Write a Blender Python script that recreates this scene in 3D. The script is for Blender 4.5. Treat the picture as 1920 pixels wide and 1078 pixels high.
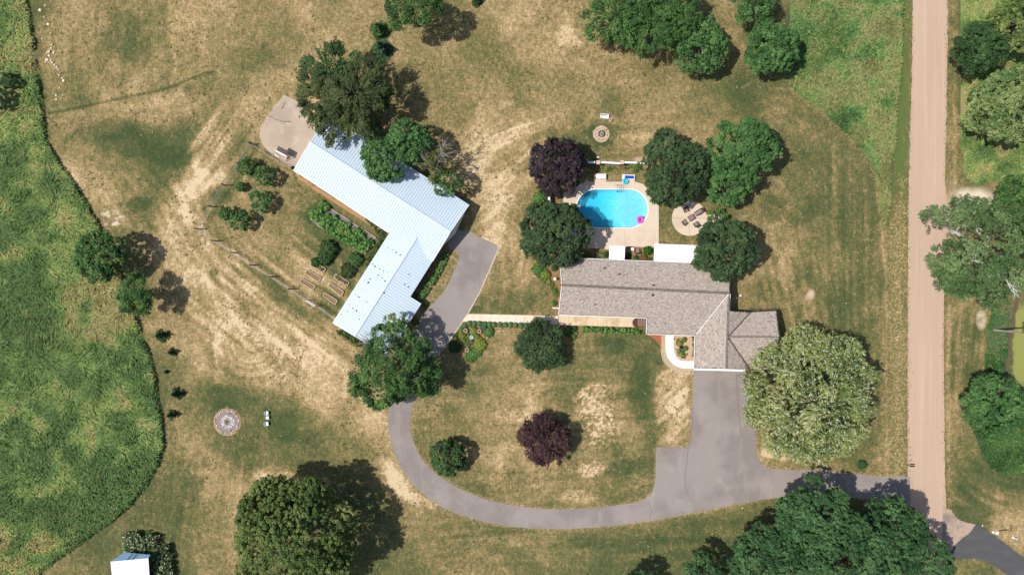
import bpy, bmesh, math
import numpy as np
from mathutils import Vector, Matrix

S = 0.09            # metres per photo pixel on the ground
HC = 115.2          # camera height
W0, H0 = 960.0, 539.0
scene = bpy.context.scene
C = scene.collection
for o in list(bpy.data.objects): bpy.data.objects.remove(o)

# ---------------------------------------------------------------- camera, sky, sun, exposure
cam = bpy.data.cameras.new('camera'); cam.sensor_width = 36; cam.lens = 36 * HC / (1920 * S)
cam.clip_start = 1.0; cam.clip_end = 3000
co = bpy.data.objects.new('camera', cam); co.location = (0, 0, HC); C.objects.link(co); scene.camera = co
SUN_EL, SUN_AZ = math.radians(58), math.radians(4)      # shadows fall towards +x, a touch towards +y
w = bpy.data.worlds.new("World"); scene.world = w; w.use_nodes = True
nt = w.node_tree; bg = nt.nodes['Background']
sky = nt.nodes.new('ShaderNodeTexSky'); sky.sky_type = 'NISHITA'; sky.sun_disc = False
sky.sun_elevation = SUN_EL; sky.sun_rotation = math.atan2(-math.cos(SUN_AZ), -math.sin(SUN_AZ))
sky.dust_density = 1.5; sky.air_density = 1.0
nt.links.new(sky.outputs[0], bg.inputs[0]); bg.inputs[1].default_value = 0.115
sd = bpy.data.lights.new('sun', 'SUN'); sd.energy = 4.35; sd.angle = math.radians(0.5); sd.color = (1.0, 0.955, 0.88)
so = bpy.data.objects.new('sun', sd); C.objects.link(so); so.location = (-60, -10, 90)
dvec = Vector((math.cos(SUN_EL) * math.cos(SUN_AZ), math.cos(SUN_EL) * math.sin(SUN_AZ), -math.sin(SUN_EL)))
so.rotation_euler = dvec.to_track_quat('-Z', 'Y').to_euler()
vs = scene.view_settings; vs.view_transform = 'Standard'; vs.look = 'None'; vs.exposure = 0.0; vs.gamma = 1.0
vs.use_curve_mapping = False
scene.render.engine = 'CYCLES'
cy = scene.cycles; cy.max_bounces = 5; cy.diffuse_bounces = 2; cy.glossy_bounces = 2; cy.transmission_bounces = 3
cy.transparent_max_bounces = 8; cy.volume_bounces = 0; cy.caustics_reflective = False; cy.caustics_refractive = False

# ---------------------------------------------------------------- helpers
def at(px, py, z=0.0):
    k = S * (HC - z) / HC
    return Vector(((px - W0) * k, (H0 - py) * k, z))
def lin(r, g, b):
    f = lambda c: (c / 255 / 12.92) if c / 255 <= 0.04045 else ((c / 255 + 0.055) / 1.055) ** 2.4
    return (f(r), f(g), f(b))
def alb(r, g, b, k=0.80):
    return tuple(min(0.9, v * k) for v in lin(r, g, b))

def hash2(ix, iy, seed):
    h = (ix.astype(np.int64) * 374761393 + iy.astype(np.int64) * 668265263 + seed * 974634777) & 0x7fffffff
    h = ((h ^ (h >> 13)) * 1274126177) & 0x7fffffff
    return ((h ^ (h >> 16)) & 0xffffff) / float(0xffffff)
def vnoise(x, y, seed=0):
    ix = np.floor(x); iy = np.floor(y); fx = x - ix; fy = y - iy
    fx = fx * fx * (3 - 2 * fx); fy = fy * fy * (3 - 2 * fy)
    a = hash2(ix, iy, seed); b = hash2(ix + 1, iy, seed); c = hash2(ix, iy + 1, seed); d = hash2(ix + 1, iy + 1, seed)
    return a + (b - a) * fx + (c - a) * fy + (a - b - c + d) * fx * fy
def fbm(x, y, seed=0, octs=4, gain=0.55):
    s = 0; a = 1; t = 0
    for k in range(octs):
        s = s + a * vnoise(x * 2 ** k + 13.7 * k, y * 2 ** k + 5.1 * k, seed + k); t += a; a *= gain
    return s / t
def pip(x, y, poly):
    inside = np.zeros(x.shape, bool); n = len(poly)
    for i in range(n):
        x1, y1 = poly[i][:2]; x2, y2 = poly[(i + 1) % n][:2]
        if y1 == y2: continue
        c = ((y1 > y) != (y2 > y)) & (x < (x2 - x1) * (y - y1) / (y2 - y1) + x1)
        inside ^= c
    return inside
def pdist(x, y, poly, closed=True):
    d = np.full(x.shape, 1e9); n = len(poly)
    for i in range(n if closed else n - 1):
        x1, y1 = poly[i][:2]; x2, y2 = poly[(i + 1) % n][:2]
        dx, dy = x2 - x1, y2 - y1; L = dx * dx + dy * dy + 1e-9
        t = np.clip(((x - x1) * dx + (y - y1) * dy) / L, 0, 1)
        d = np.minimum(d, np.hypot(x - x1 - t * dx, y - y1 - t * dy))
    return d
def smooth(pts, n=6, closed=True):
    out = []; N = len(pts)
    rng = range(N) if closed else range(N - 1)
    g = (lambda i: pts[i % N]) if closed else (lambda i: pts[min(max(i, 0), N - 1)])
    for i in rng:
        p0, p1, p2, p3 = g(i - 1), g(i), g(i + 1), g(i + 2)
        for k in range(n):
            t = k / n
            out.append(tuple(0.5 * ((2 * p1[j]) + (-p0[j] + p2[j]) * t + (2 * p0[j] - 5 * p1[j] + 4 * p2[j] - p3[j]) * t * t
                       + (-p0[j] + 3 * p1[j] - 3 * p2[j] + p3[j]) * t ** 3) for j in range(2)))
    if not closed: out.append(tuple(pts[-1]))
    return out
def rough(pts, amp=0.8, step=6, seed=1):
    rg = np.random.default_rng(seed); out = []
    for i in range(len(pts)):
        a = np.array(pts[i][:2], float); b = np.array(pts[(i + 1) % len(pts)][:2], float)
        L = np.hypot(*(b - a)); n = max(1, int(L / step)); nn = np.array([-(b - a)[1], (b - a)[0]]) / max(L, 1e-6)
        for k in range(n):
            j = rg.normal(0, amp) if k else rg.normal(0, amp * .4)
            out.append(tuple(a + (b - a) * k / n + nn * j))
    return out

# ---- objects
def link(name, me, mat=None, parent=None):
    if mat is not None and not me.materials: me.materials.append(mat)
    o = bpy.data.objects.new(name, me); C.objects.link(o)
    if parent is not None: o.parent = parent
    return o
def thing(name, label, cat, loc=(0, 0, 0), rz=0, group=None):
    o = bpy.data.objects.new(name, None); C.objects.link(o); o.empty_display_size = 0.3
    o.location = loc; o.rotation_euler = (0, 0, rz); o['label'] = label; o['category'] = cat
    if group: o['group'] = group
    return o
def tag(o, label, cat, group=None):
    o['label'] = label; o['category'] = cat
    if group: o['group'] = group
    return o
def np_mesh(name, verts, quads, col=None, smooth_=False):
    me = bpy.data.meshes.new(name); nv = len(verts); k = quads.shape[1]; nf = len(quads)
    me.vertices.add(nv); me.vertices.foreach_set('co', np.ascontiguousarray(verts, np.float32).ravel())
    me.loops.add(nf * k); me.loops.foreach_set('vertex_index', np.ascontiguousarray(quads, np.int32).ravel())
    me.polygons.add(nf); me.polygons.foreach_set('loop_start', np.arange(0, nf * k, k, dtype=np.int32))
    if smooth_: me.polygons.foreach_set('use_smooth', np.ones(nf, bool))
    me.update(calc_edges=True)
    if col is not None:
        a = me.attributes.new('Col', 'FLOAT_COLOR', 'POINT')
        c4 = np.ones((nv, 4), np.float32); c4[:, :3] = col; a.data.foreach_set('color', c4.ravel())
    return me
class MB:
    def __init__(s): s.v = []; s.f = []; s.c = []
    def add(s, vs_, fs, col=(1, 1, 1)):
        b = len(s.v); s.v += [tuple(v) for v in vs_]; s.f += [tuple(i + b for i in f) for f in fs]; s.c += [col] * len(vs_); return s
    def box(s, c, d, rz=0, col=(1, 1, 1), rx=0, ry=0):
        R = Matrix.Rotation(rz, 3, 'Z') @ Matrix.Rotation(ry, 3, 'Y') @ Matrix.Rotation(rx, 3, 'X')
        vs_ = [R @ Vector((sx * d[0] / 2, sy * d[1] / 2, sz * d[2] / 2)) + Vector(c) for sx in (-1, 1) for sy in (-1, 1) for sz in (-1, 1)]
        return s.add(vs_, [(0, 1, 3, 2), (4, 6, 7, 5), (0, 4, 5, 1), (2, 3, 7, 6), (0, 2, 6, 4), (1, 5, 7, 3)], col)
    def tube(s, pts, rad, n=6, col=(1, 1, 1), cap=True):
        pts = [Vector(p) for p in pts]; rad = rad if hasattr(rad, '__len__') else [rad] * len(pts)
        vs_ = []; fs = []
        for i, p in enumerate(pts):
            t = (pts[min(i + 1, len(pts) - 1)] - pts[max(i - 1, 0)]).normalized()
            a = t.cross(Vector((0.31, 0.17, 1)) if abs(t.z) < .95 else Vector((1, .2, 0))).normalized(); b = t.cross(a)
            for k in range(n):
                an = 2 * math.pi * k / n; vs_.append(p + (a * math.cos(an) + b * math.sin(an)) * rad[i])
        for i in range(len(pts) - 1):
            for k in range(n):
                k2 = (k + 1) % n; fs.append((i * n + k, i * n + k2, (i + 1) * n + k2, (i + 1) * n + k))
        if cap: fs.append(tuple(range(n))[::-1]); fs.append(tuple((len(pts) - 1) * n + k for k in range(n)))
        return s.add(vs_, fs, col)
    def prism(s, poly, z0, z1, col=(1, 1, 1)):      # poly: world xy (convex or simple), ccw or cw
        n = len(poly); vs_ = [(p[0], p[1], z0) for p in poly] + [(p[0], p[1], z1) for p in poly]
        fs = [tuple(range(n))[::-1], tuple(range(n, 2 * n))] + [(i, (i + 1) % n, n + (i + 1) % n, n + i) for i in range(n)]
        return s.add(vs_, fs, col)
    def lathe(s, prof, n=16, c=(0, 0, 0), col=(1, 1, 1)):   # prof: list of (r,z)
        vs_ = []; fs = []
        for r, z in prof:
            for k in range(n): vs_.append((c[0] + r * math.cos(2 * math.pi * k / n), c[1] + r * math.sin(2 * math.pi * k / n), c[2] + z))
        for i in range(len(prof) - 1):
            for k in range(n): k2 = (k + 1) % n; fs.append((i * n + k, i * n + k2, (i + 1) * n + k2, (i + 1) * n + k))
        return s.add(vs_, fs, col)
    def torus(s, c, R, r, n=20, m=8, col=(1, 1, 1), sz=1):
        vs_ = []; fs = []
        for i in range(n):
            for j in range(m):
                a = 2 * math.pi * i / n; b = 2 * math.pi * j / m
                vs_.append((c[0] + (R + r * math.cos(b)) * math.cos(a), c[1] + (R + r * math.cos(b)) * math.sin(a), c[2] + r * sz * math.sin(b)))
                fs.append((i * m + j, ((i + 1) % n) * m + j, ((i + 1) % n) * m + (j + 1) % m, i * m + (j + 1) % m))
        return s.add(vs_, fs, col)
    def stone(s, c, r, rg, col=(1, 1, 1), flat=.6):
        bm = bmesh.new(); bmesh.ops.create_icosphere(bm, subdivisions=1, radius=1)
        a = rg.uniform(0, 6.28); sx, sy = rg.uniform(.75, 1.2), rg.uniform(.75, 1.2)
        vs_ = []
        for v in bm.verts:
            k = rg.uniform(.82, 1.12); x, y, z = v.co.x * sx * k, v.co.y * sy * k, v.co.z * flat * k
            vs_.append((c[0] + r * (x * math.cos(a) - y * math.sin(a)), c[1] + r * (x * math.sin(a) + y * math.cos(a)), c[2] + r * z))
        fs = [tuple(v.index for v in f.verts) for f in bm.faces]; bm.free(); return s.add(vs_, fs, col)
    def build(s, name, mat, parent=None, sm=False, bevel=0):
        me = bpy.data.meshes.new(name); me.from_pydata(s.v, [], s.f)
        bm = bmesh.new(); bm.from_mesh(me); bmesh.ops.recalc_face_normals(bm, faces=bm.faces); bm.to_mesh(me); bm.free()
        a = me.attributes.new('Col', 'FLOAT_COLOR', 'POINT'); c4 = np.ones((len(s.v), 4), np.float32); c4[:, :3] = s.c
        a.data.foreach_set('color', c4.ravel())
        if sm: me.polygons.foreach_set('use_smooth', [True] * len(me.polygons))
        o = link(name, me, mat, parent)
        if bevel:
            m = o.modifiers.new('bevel', 'BEVEL'); m.width = bevel; m.segments = 2; m.limit_method = 'ANGLE'
        return o

# ---- materials
MATS = {}
def mat(name, base=None, rough_=0.85, var=(), attr=None, bump=None, spec=0.3, metal=0.0, trans=0.0, coat=0):
    m = bpy.data.materials.new(name); m.use_nodes = True; nt = m.node_tree; N = nt.nodes; L = nt.links
    b = N['Principled BSDF']; b.inputs['Roughness'].default_value = rough_; b.inputs['Metallic'].default_value = metal
    b.inputs['Specular IOR Level'].default_value = spec
    tc = N.new('ShaderNodeTexCoord')
    if attr:
        a = N.new('ShaderNodeAttribute'); a.attribute_name = attr; cur = a.outputs['Color']
        if base:
            mx = N.new('ShaderNodeMix'); mx.data_type = 'RGBA'; mx.blend_type = 'MULTIPLY'; mx.inputs[0].default_value = 1
            mx.inputs[7].default_value = (*base, 1); L.new(cur, mx.inputs[6]); cur = mx.outputs[2]
    else:
        r = N.new('ShaderNodeRGB'); r.outputs[0].default_value = (*base, 1); cur = r.outputs[0]
    for v in var:   # dict: c colour, s scale, lo, hi, a amount, st stretch (x,y,z), rot, kind
        mp = N.new('ShaderNodeMapping'); mp.inputs['Scale'].default_value = v.get('st', (1, 1, 1)); mp.inputs['Rotation'].default_value = (0, 0, v.get('rot', 0))
        L.new(tc.outputs['Object'], mp.inputs[0])
        if v.get('kind') == 'vor':
            n = N.new('ShaderNodeTexVoronoi'); n.inputs['Scale'].default_value = v['s']; src = n.outputs['Distance']
        else:
            n = N.new('ShaderNodeTexNoise'); n.inputs['Scale'].default_value = v['s']; n.inputs['Detail'].default_value = v.get('d', 4)
            n.inputs['Roughness'].default_value = 0.6; src = n.outputs[0]
        L.new(mp.outputs[0], n.inputs['Vector'])
        mr = N.new('ShaderNodeMapRange'); mr.inputs[1].default_value = v.get('lo', .4); mr.inputs[2].default_value = v.get('hi', .65)
        mr.inputs[3].default_value = 0; mr.inputs[4].default_value = v.get('a', 1); mr.interpolation_type = 'SMOOTHSTEP'
        L.new(src, mr.inputs[0])
        mx = N.new('ShaderNodeMix'); mx.data_type = 'RGBA'; mx.blend_type = v.get('bl', 'MIX')
        L.new(mr.outputs[0], mx.inputs[0]); L.new(cur, mx.inputs[6]); mx.inputs[7].default_value = (*v['c'], 1); cur = mx.outputs[2]
    L.new(cur, b.inputs['Base Color'])
    if bump:
        n = N.new('ShaderNodeTexNoise'); n.inputs['Scale'].default_value = bump[0]; n.inputs['Detail'].default_value = 4
        L.new(tc.outputs['Object'], n.inputs['Vector'])
        bp = N.new('ShaderNodeBump'); bp.inputs['Strength'].default_value = bump[1]; bp.inputs['Distance'].default_value = bump[2]
        L.new(n.outputs[0], bp.inputs['Height']); L.new(bp.outputs[0], b.inputs['Normal'])
    if trans:
        t = N.new('ShaderNodeBsdfTranslucent'); L.new(cur, t.inputs[0]); ms = N.new('ShaderNodeMixShader'); ms.inputs[0].default_value = trans
        L.new(b.outputs[0], ms.inputs[1]); L.new(t.outputs[0], ms.inputs[2]); L.new(ms.outputs[0], N['Material Output'].inputs[0])
    MATS[name] = m
    return m
WH = (0.9, 0.9, 0.9)
M_ASPH = mat('asphalt_drive', alb(164, 153, 147), .9, [dict(c=alb(142, 132, 127), s=.14, lo=.42, hi=.62, a=.75), dict(c=alb(180, 170, 162), s=.5, st=(1, .25, 1), lo=.52, hi=.72, a=.4), dict(c=alb(190, 176, 166), s=.35, lo=.55, hi=.75, a=.35), dict(c=alb(120, 112, 110), s=9, lo=.5, hi=.8, a=.35), dict(c=alb(205, 195, 180), s=25, lo=.62, hi=.75, a=.4)], bump=(30, .3, .01))
M_ASPH2 = mat('fresh_asphalt', alb(92, 92, 92), .8, [dict(c=alb(112, 110, 108), s=.3, lo=.45, hi=.7, st=(1, 2.2, 1), rot=.6, a=.5), dict(c=alb(70, 70, 72), s=14, lo=.5, hi=.75, a=.5)], bump=(30, .3, .01))
M_GRAV = mat('road_gravel', alb(206, 178, 154, .82), .95, [dict(c=alb(196, 168, 144, .84), s=.9, st=(1, .03, 1), lo=.42, hi=.62, a=.55), dict(c=alb(226, 202, 182), s=1.6, st=(1, .02, 1), lo=.5, hi=.7, a=.4), dict(c=alb(204, 174, 152), s=.05, lo=.5, hi=.65, a=.4), dict(c=alb(168, 134, 112), s=7, lo=.52, hi=.75, a=.35), dict(c=alb(235, 215, 196), s=20, lo=.6, hi=.75, a=.4)], bump=(14, .4, .02))
M_CONC = mat('pool_concrete', alb(232, 212, 188), .9, [dict(c=alb(205, 180, 155), s=.3, lo=.48, hi=.72, a=.5), dict(c=alb(190, 165, 142), s=1.3, lo=.6, hi=.8, a=.45), dict(c=alb(240, 225, 205), s=6, lo=.5, hi=.7, a=.4)], bump=(20, .2, .01))
M_WALK = mat('pale_concrete', alb(248, 226, 204, .84), .9, [dict(c=alb(228, 204, 172), s=.5, lo=.48, hi=.75, a=.55), dict(c=alb(205, 180, 150), s=3, lo=.6, hi=.8, a=.3)], bump=(20, .2, .01))
M_WHITEC = mat('bright_concrete', (.86, .85, .82), .8, [dict(c=(.76, .73, .68), s=1.5, lo=.5, hi=.8, a=.4)])
M_PAD = mat('old_concrete', alb(200, 180, 158), .92, [dict(c=alb(176, 158, 142), s=.22, lo=.42, hi=.7, a=.7), dict(c=alb(222, 206, 188), s=.5, lo=.52, hi=.7, a=.5), dict(c=alb(160, 140, 118), s=4, lo=.58, hi=.8, a=.4)], bump=(14, .3, .01))
M_MULCH = mat('bark_mulch', alb(172, 132, 94), .95, [dict(c=alb(130, 98, 68), s=6, lo=.42, hi=.6, a=.9), dict(c=alb(205, 160, 118), s=11, lo=.55, hi=.7, a=.7), dict(c=alb(124, 122, 72), s=1.1, lo=.42, hi=.58, a=.8), dict(c=alb(186, 122, 84), s=.7, lo=.56, hi=.66, a=.7)], bump=(12, .7, .04))
M_SOIL = mat('garden_soil', alb(150, 128, 100), .95, [dict(c=alb(112, 94, 70), s=5, lo=.42, hi=.65, a=.8)], bump=(10, .6, .04))
M_PEBBLE = mat('pale_pebbles', alb(232, 214, 180), .9, [dict(c=alb(180, 150, 120), s=9, kind='vor', lo=.25, hi=.5, a=.8), dict(c=alb(200, 180, 140), s=5, lo=.5, hi=.7, a=.6)], bump=(9, .8, .05))
M_ATTR = mat('painted_parts', (1, 1, 1), .7, attr='Col')
M_LEAF = mat('foliage', (1, 1, 1), .62, attr='Col', spec=.25, trans=.2)
M_BARK = mat('bark', (.16, .125, .095), .95, [dict(c=(.08, .06, .045), s=4, st=(1, 1, .2), lo=.4, hi=.6)], bump=(8, .8, .04))
M_DEAD = mat('bare_wood', (.42, .38, .34), .9, [dict(c=(.28, .24, .2), s=5, lo=.4, hi=.7)])
M_STONE = mat('field_stone', (1, 1, 1), .85, [dict(c=(.35, .3, .26), s=3, lo=.5, hi=.8, a=.35)], attr='Col', bump=(5, .4, .05))

# ---------------------------------------------------------------- outlines, in photo pixels at ground level
MEAD_L = [(-700, -600), (20, -600), (50, 0), (62, 60), (73, 130), (80, 200), (87, 262), (115, 310), (150, 358), (185, 420), (196, 452), (215, 500), (238, 530), (255, 585), (268, 628), (285, 675), (294, 722), (303, 775), (308, 835), (296, 872), (276, 912), (242, 950), (200, 986), (150, 1022), (110, 1050), (75, 1078), (-120, 1600), (-700, 1600)]
MEAD_R = [(1482, -500), (1482, 20), (1478, 80), (1470, 140), (1492, 172), (1520, 195), (1560, 225), (1600, 262), (1630, 300), (1645, 335), (1650, 390), (1658, 430), (1664, 400), (1672, 340), (1678, 250), (1690, 100), (1695, -500)]
RIGHT_GREEN = [(1803, -400), (1802, 60), (1806, 140), (1801, 220), (1806, 300), (1812, 336), (1836, 348), (1862, 340), (1900, 345), (1935, 330), (2300, 300), (2300, -400)]
RIGHT_LOW = [(1838, 745), (1833, 800), (1838, 850), (1858, 878), (1895, 890), (1990, 884), (2150, 860), (2150, 740)]
DITCH_GR = [(1857, 585), (1896, 585), (1890, 640), (1884, 700), (1876, 712), (1856, 708), (1846, 690), (1852, 640)]
ROAD = [(1713, -700), (1778, -700), (1777, 0), (1776, 120), (1774, 240), (1771, 340), (1779, 400), (1772, 470), (1769, 600), (1770, 760), (1771, 880), (1774, 955), (1778, 1060), (1784, 1200), (1800, 1700), (1720, 1700), (1706, 1200), (1702, 1000), (1702, 875), (1701, 700), (1702, 560), (1703, 400), (1706, 260), (1710, 120), (1711, 0)]
LOOP_O = [(1445, 934), (1380, 945), (1300, 961), (1225, 975), (1140, 986), (1060, 991), (1000, 990), (940, 984), (880, 970), (830, 951), (790, 923), (757, 886), (738, 846), (728, 803), (728, 765), (738, 728)]
LOOP_I = [(784, 731), (775, 757), (770, 790), (774, 824), (792, 861), (822, 890), (868, 918), (920, 938), (985, 950), (1050, 954), (1110, 952), (1160, 946), (1200, 938), (1221, 923), (1228, 900), (1229, 870), (1231, 838)]
DRIVE = (smooth([(1445, 934)] + LOOP_O[1:], 4, False) + smooth([(738, 728), (765, 670), (776, 630), (790, 598), (806, 575), (835, 540), (852, 500), (858, 486), (858, 474), (850, 470)], 4, False)
         + [(840, 462), (846, 430), (880, 436), (932, 459), (935, 466), (900, 546), (873, 595), (849, 632)] + smooth([(849, 632), (835, 648), (815, 672), (797, 705), (784, 731)], 3, False)
         + smooth(LOOP_I, 4, False) + [(1289, 838), (1293, 830), (1301, 689), (1399, 692), (1404, 770), (1418, 822)]
         + smooth([(1418, 822), (1419, 848), (1429, 868), (1452, 878), (1540, 881), (1620, 890), (1660, 893), (1706, 893)], 4, False) + [(1706, 962)] + smooth([(1706, 962), (1690, 952), (1640, 938), (1560, 930), (1480, 931), (1445, 934)], 4, False))
ISLAND = None
DRIVE2 = [(1769, 952), (1790, 975), (1835, 984), (1860, 1000), (1920, 1045), (2080, 1165), (2010, 1260), (1930, 1110), (1890, 1078), (1862, 1058), (1835, 1048), (1800, 1047), (1775, 1048)]
PADP = [(532, 178), (560, 192), (602, 222), (625, 245), (560, 330), (548, 318), (520, 296), (503, 285), (492, 270), (487, 252), (488, 240), (503, 215)]
DECK = [(1099, 341), (1114, 341), (1114, 327), (1137, 327), (1137, 341), (1166, 341), (1166, 328), (1190, 328), (1190, 341), (1205, 345), (1235, 378), (1235, 470), (1112, 470), (1090, 470), (1056, 470), (1056, 362), (1078, 350)]
def stadium(x0, x1, y0, y1, n=16):
    r = (y1 - y0) / 2; yc = (y0 + y1) / 2
    return ([(x1 - r + r * math.cos(math.radians(-90 + 180 * k / n)), yc + r * math.sin(math.radians(-90 + 180 * k / n))) for k in range(n + 1)]
            + [(x0 + r + r * math.cos(math.radians(90 + 180 * k / n)), yc + r * math.sin(math.radians(90 + 180 * k / n))) for k in range(n + 1)])
POOL = stadium(1081, 1214.5, 355.5, 427)

# ---------------------------------------------------------------- ground colour map: dryness digits, one per 40 px cell
GM = """
336765557776667666655566765555555532223355333
336665456766656766665556768665555661222335544333
336665566666567766666655677776555554322233554333
336566766665677655556556566666554443333355533333
335567776656765555555566566656665444453333554333
335666777667776555555566766556666544565433555343
334644344676776555555677864446756554556543555233
337654334775565555555677753466666655445553554334
336876557986566555555678665456655445655543555456
333376446746554445555578655555545445554444556544
333357548766654345555568755555543336665445556544
333355667876654344555557765555555556765546556544
333335567886676444555566875555555567665546555544
333333567888566555555666655555555565554445555555
333333567787755445555455555555555556654346556663
333333677777876645554556655544445555654446556533
333333557777788765555556664544357555443456555533
333333344767788765554446654554367555443446555333
333333335444478876555656754764376775544445555433
333333346434346767655467754675377555544445556433
333333345654334457655566754666465555644446556533
333333344553434446755668765553355557655446555432
333333334666755445766446565656334555555556555333
333333433467744433675545546644445554333333553356
333334333466633333465444444444554433333333553377
333433334666433334455444665444433443333333555567
335544333656433333445556454333333333333333555546
""".split()
GMA = np.array([[int(c) for c in (r + '5' * 48)[:48]] for r in GM], float)
GMA[0] = [3,3,6,7,6,5,5,5,7,7,7,6,6,6,7,6,6,6,6,5,5,5,6,6,7,6,6,6,5,5,5,5,5,5,6,5,4,2,2,2,2,3,5,5,3,3,3,4]
def gm_sample(px, py):
    x = np.clip(px / 40 - .5, 0, 46.999); y = np.clip(py / 40 - .5, 0, 25.999)
    ix = x.astype(int); iy = y.astype(int); fx = x - ix; fy = y - iy
    fx = fx * fx * (3 - 2 * fx); fy = fy * fy * (3 - 2 * fy)
    a, b, c, d = GMA[iy, ix], GMA[iy, ix + 1], GMA[iy + 1, ix], GMA[iy + 1, ix + 1]
    return a + (b - a) * fx + (c - a) * fy + (a - b - c + d) * fx * fy

gx = np.concatenate([-np.array([1500, 900, 500, 300, 200, 150, 120, 100, 92]), np.arange(-88, 88.01, .27), [92, 100, 120, 150, 200, 300, 500, 900, 1500]])
gy = np.concatenate([-np.array([1500, 900, 500, 300, 200, 120, 80, 60, 54]), np.arange(-50, 50.01, .27), [54, 60, 80, 120, 200, 300, 500, 900, 1500]])
X, Y = np.meshgrid(gx, gy); PX = X / S + W0; PY = H0 - Y / S
# warp the sampling so the cells lose their grid
wx = (fbm(X * .25, Y * .25, 3, 4) - .5) * 75; wy = (fbm(X * .25 + 40, Y * .25 + 9, 7, 4) - .5) * 75
D = gm_sample(PX + wx, PY + wy)
D += (fbm(X * .2, Y * .2, 11, 5) - .5) * 2.7 + (fbm(X * 1.1, Y * 1.1, 21, 3) - .5) * 2.4 + (vnoise(X * 3.2, Y * 1.1, 22) - .5) * .9
def win(cx, cy, rx, ry, soft=.35):
    d = np.hypot((PX - cx) / rx, (PY - cy) / ry); return np.clip((1 - d) / soft, 0, 1)
def streak(cx, cy, rx, ry, ang, amp, wid=.55, ln=9, seed=0, curve=None):
    global D
    m = win(cx, cy, rx, ry)
    if curve:    # concentric arcs about a point
        qx, qy = (curve[0] - W0) * S, (H0 - curve[1]) * S
        v = np.hypot(X - qx, Y - qy); u = np.arctan2(Y - qy, X - qx) * np.maximum(v, 3)
    else:
        a = math.radians(ang); u = X * math.cos(a) + Y * math.sin(a); v = -X * math.sin(a) + Y * math.cos(a)
    v = v + (vnoise(u * .06, v * .1, seed + 5) - .5) * 1.5
    n = vnoise(u / ln, v / wid, seed) * .6 + vnoise(u / ln * 1.7, v / wid * 2.1, seed + 1) * .4
    n = np.clip((n - .5) * 1.7 + .5, 0, 1); D = D + m * amp * (n - .5) * 1.7
streak(600, 560, 290, 150, -38, 2.8, .9, 8, 31)
streak(400, 400, 110, 200, -72, 1.6, 1.0, 8, 32)
streak(420, 290, 90, 110, 52, 2.0, 1.0, 9, 33)
streak(250, 430, 150, 130, -50, 1.3, .8, 9, 34)
streak(1600, 520, 100, 420, 90, 1.5, .7, 16, 35); D -= .7 * win(1560, 480, 150, 420)
streak(1500, 560, 110, 180, 102, 1.7, .8, 8, 36)
streak(1140, 300, 300, 110, -4, 1.2, .7, 7, 37, curve=(1180, 900))
streak(930, 330, 120, 130, 42, 1.7, .8, 9, 38)
streak(960, 510, 70, 90, 85, 1.2, .6, 6, 39)
streak(1000, 780, 260, 180, 3, 1.1, .7, 8, 40)
streak(1100, 1010, 420, 70, 3, 1.1, .7, 9, 42)
streak(1820, 680, 60, 110, 86, 2.4, .7, 8, 43)
streak(1850, 890, 110, 90, 0, 1.6, .8, 10, 44, curve=(1930, 780))
streak(1500, 250, 160, 150, 60, 1.0, .8, 9, 45, curve=(1380, 420))
streak(400, 930, 130, 170, 80, 1.0, .8, 9, 46)
streak(480, 650, 140, 90, -40, 1.4, .5, 7, 47, curve=(470, 640))
streak(250, 100, 180, 110, 88, 1.1, .9, 6, 48)
def blob(cx, cy, rx, ry, ang, amp, seed=0, wob=.5):
    global D
    a = math.radians(ang); dx, dy = PX - cx, PY - cy; u = (dx * math.cos(a) + dy * math.sin(a)) / rx; v = (-dx * math.sin(a) + dy * math.cos(a)) / ry
    d = np.hypot(u, v) + (fbm(X * .45, Y * .45, 60 + seed, 5, .7) - .5) * wob * 3
    D = D + amp * np.clip((1 - d) / .35, 0, 1)
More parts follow.
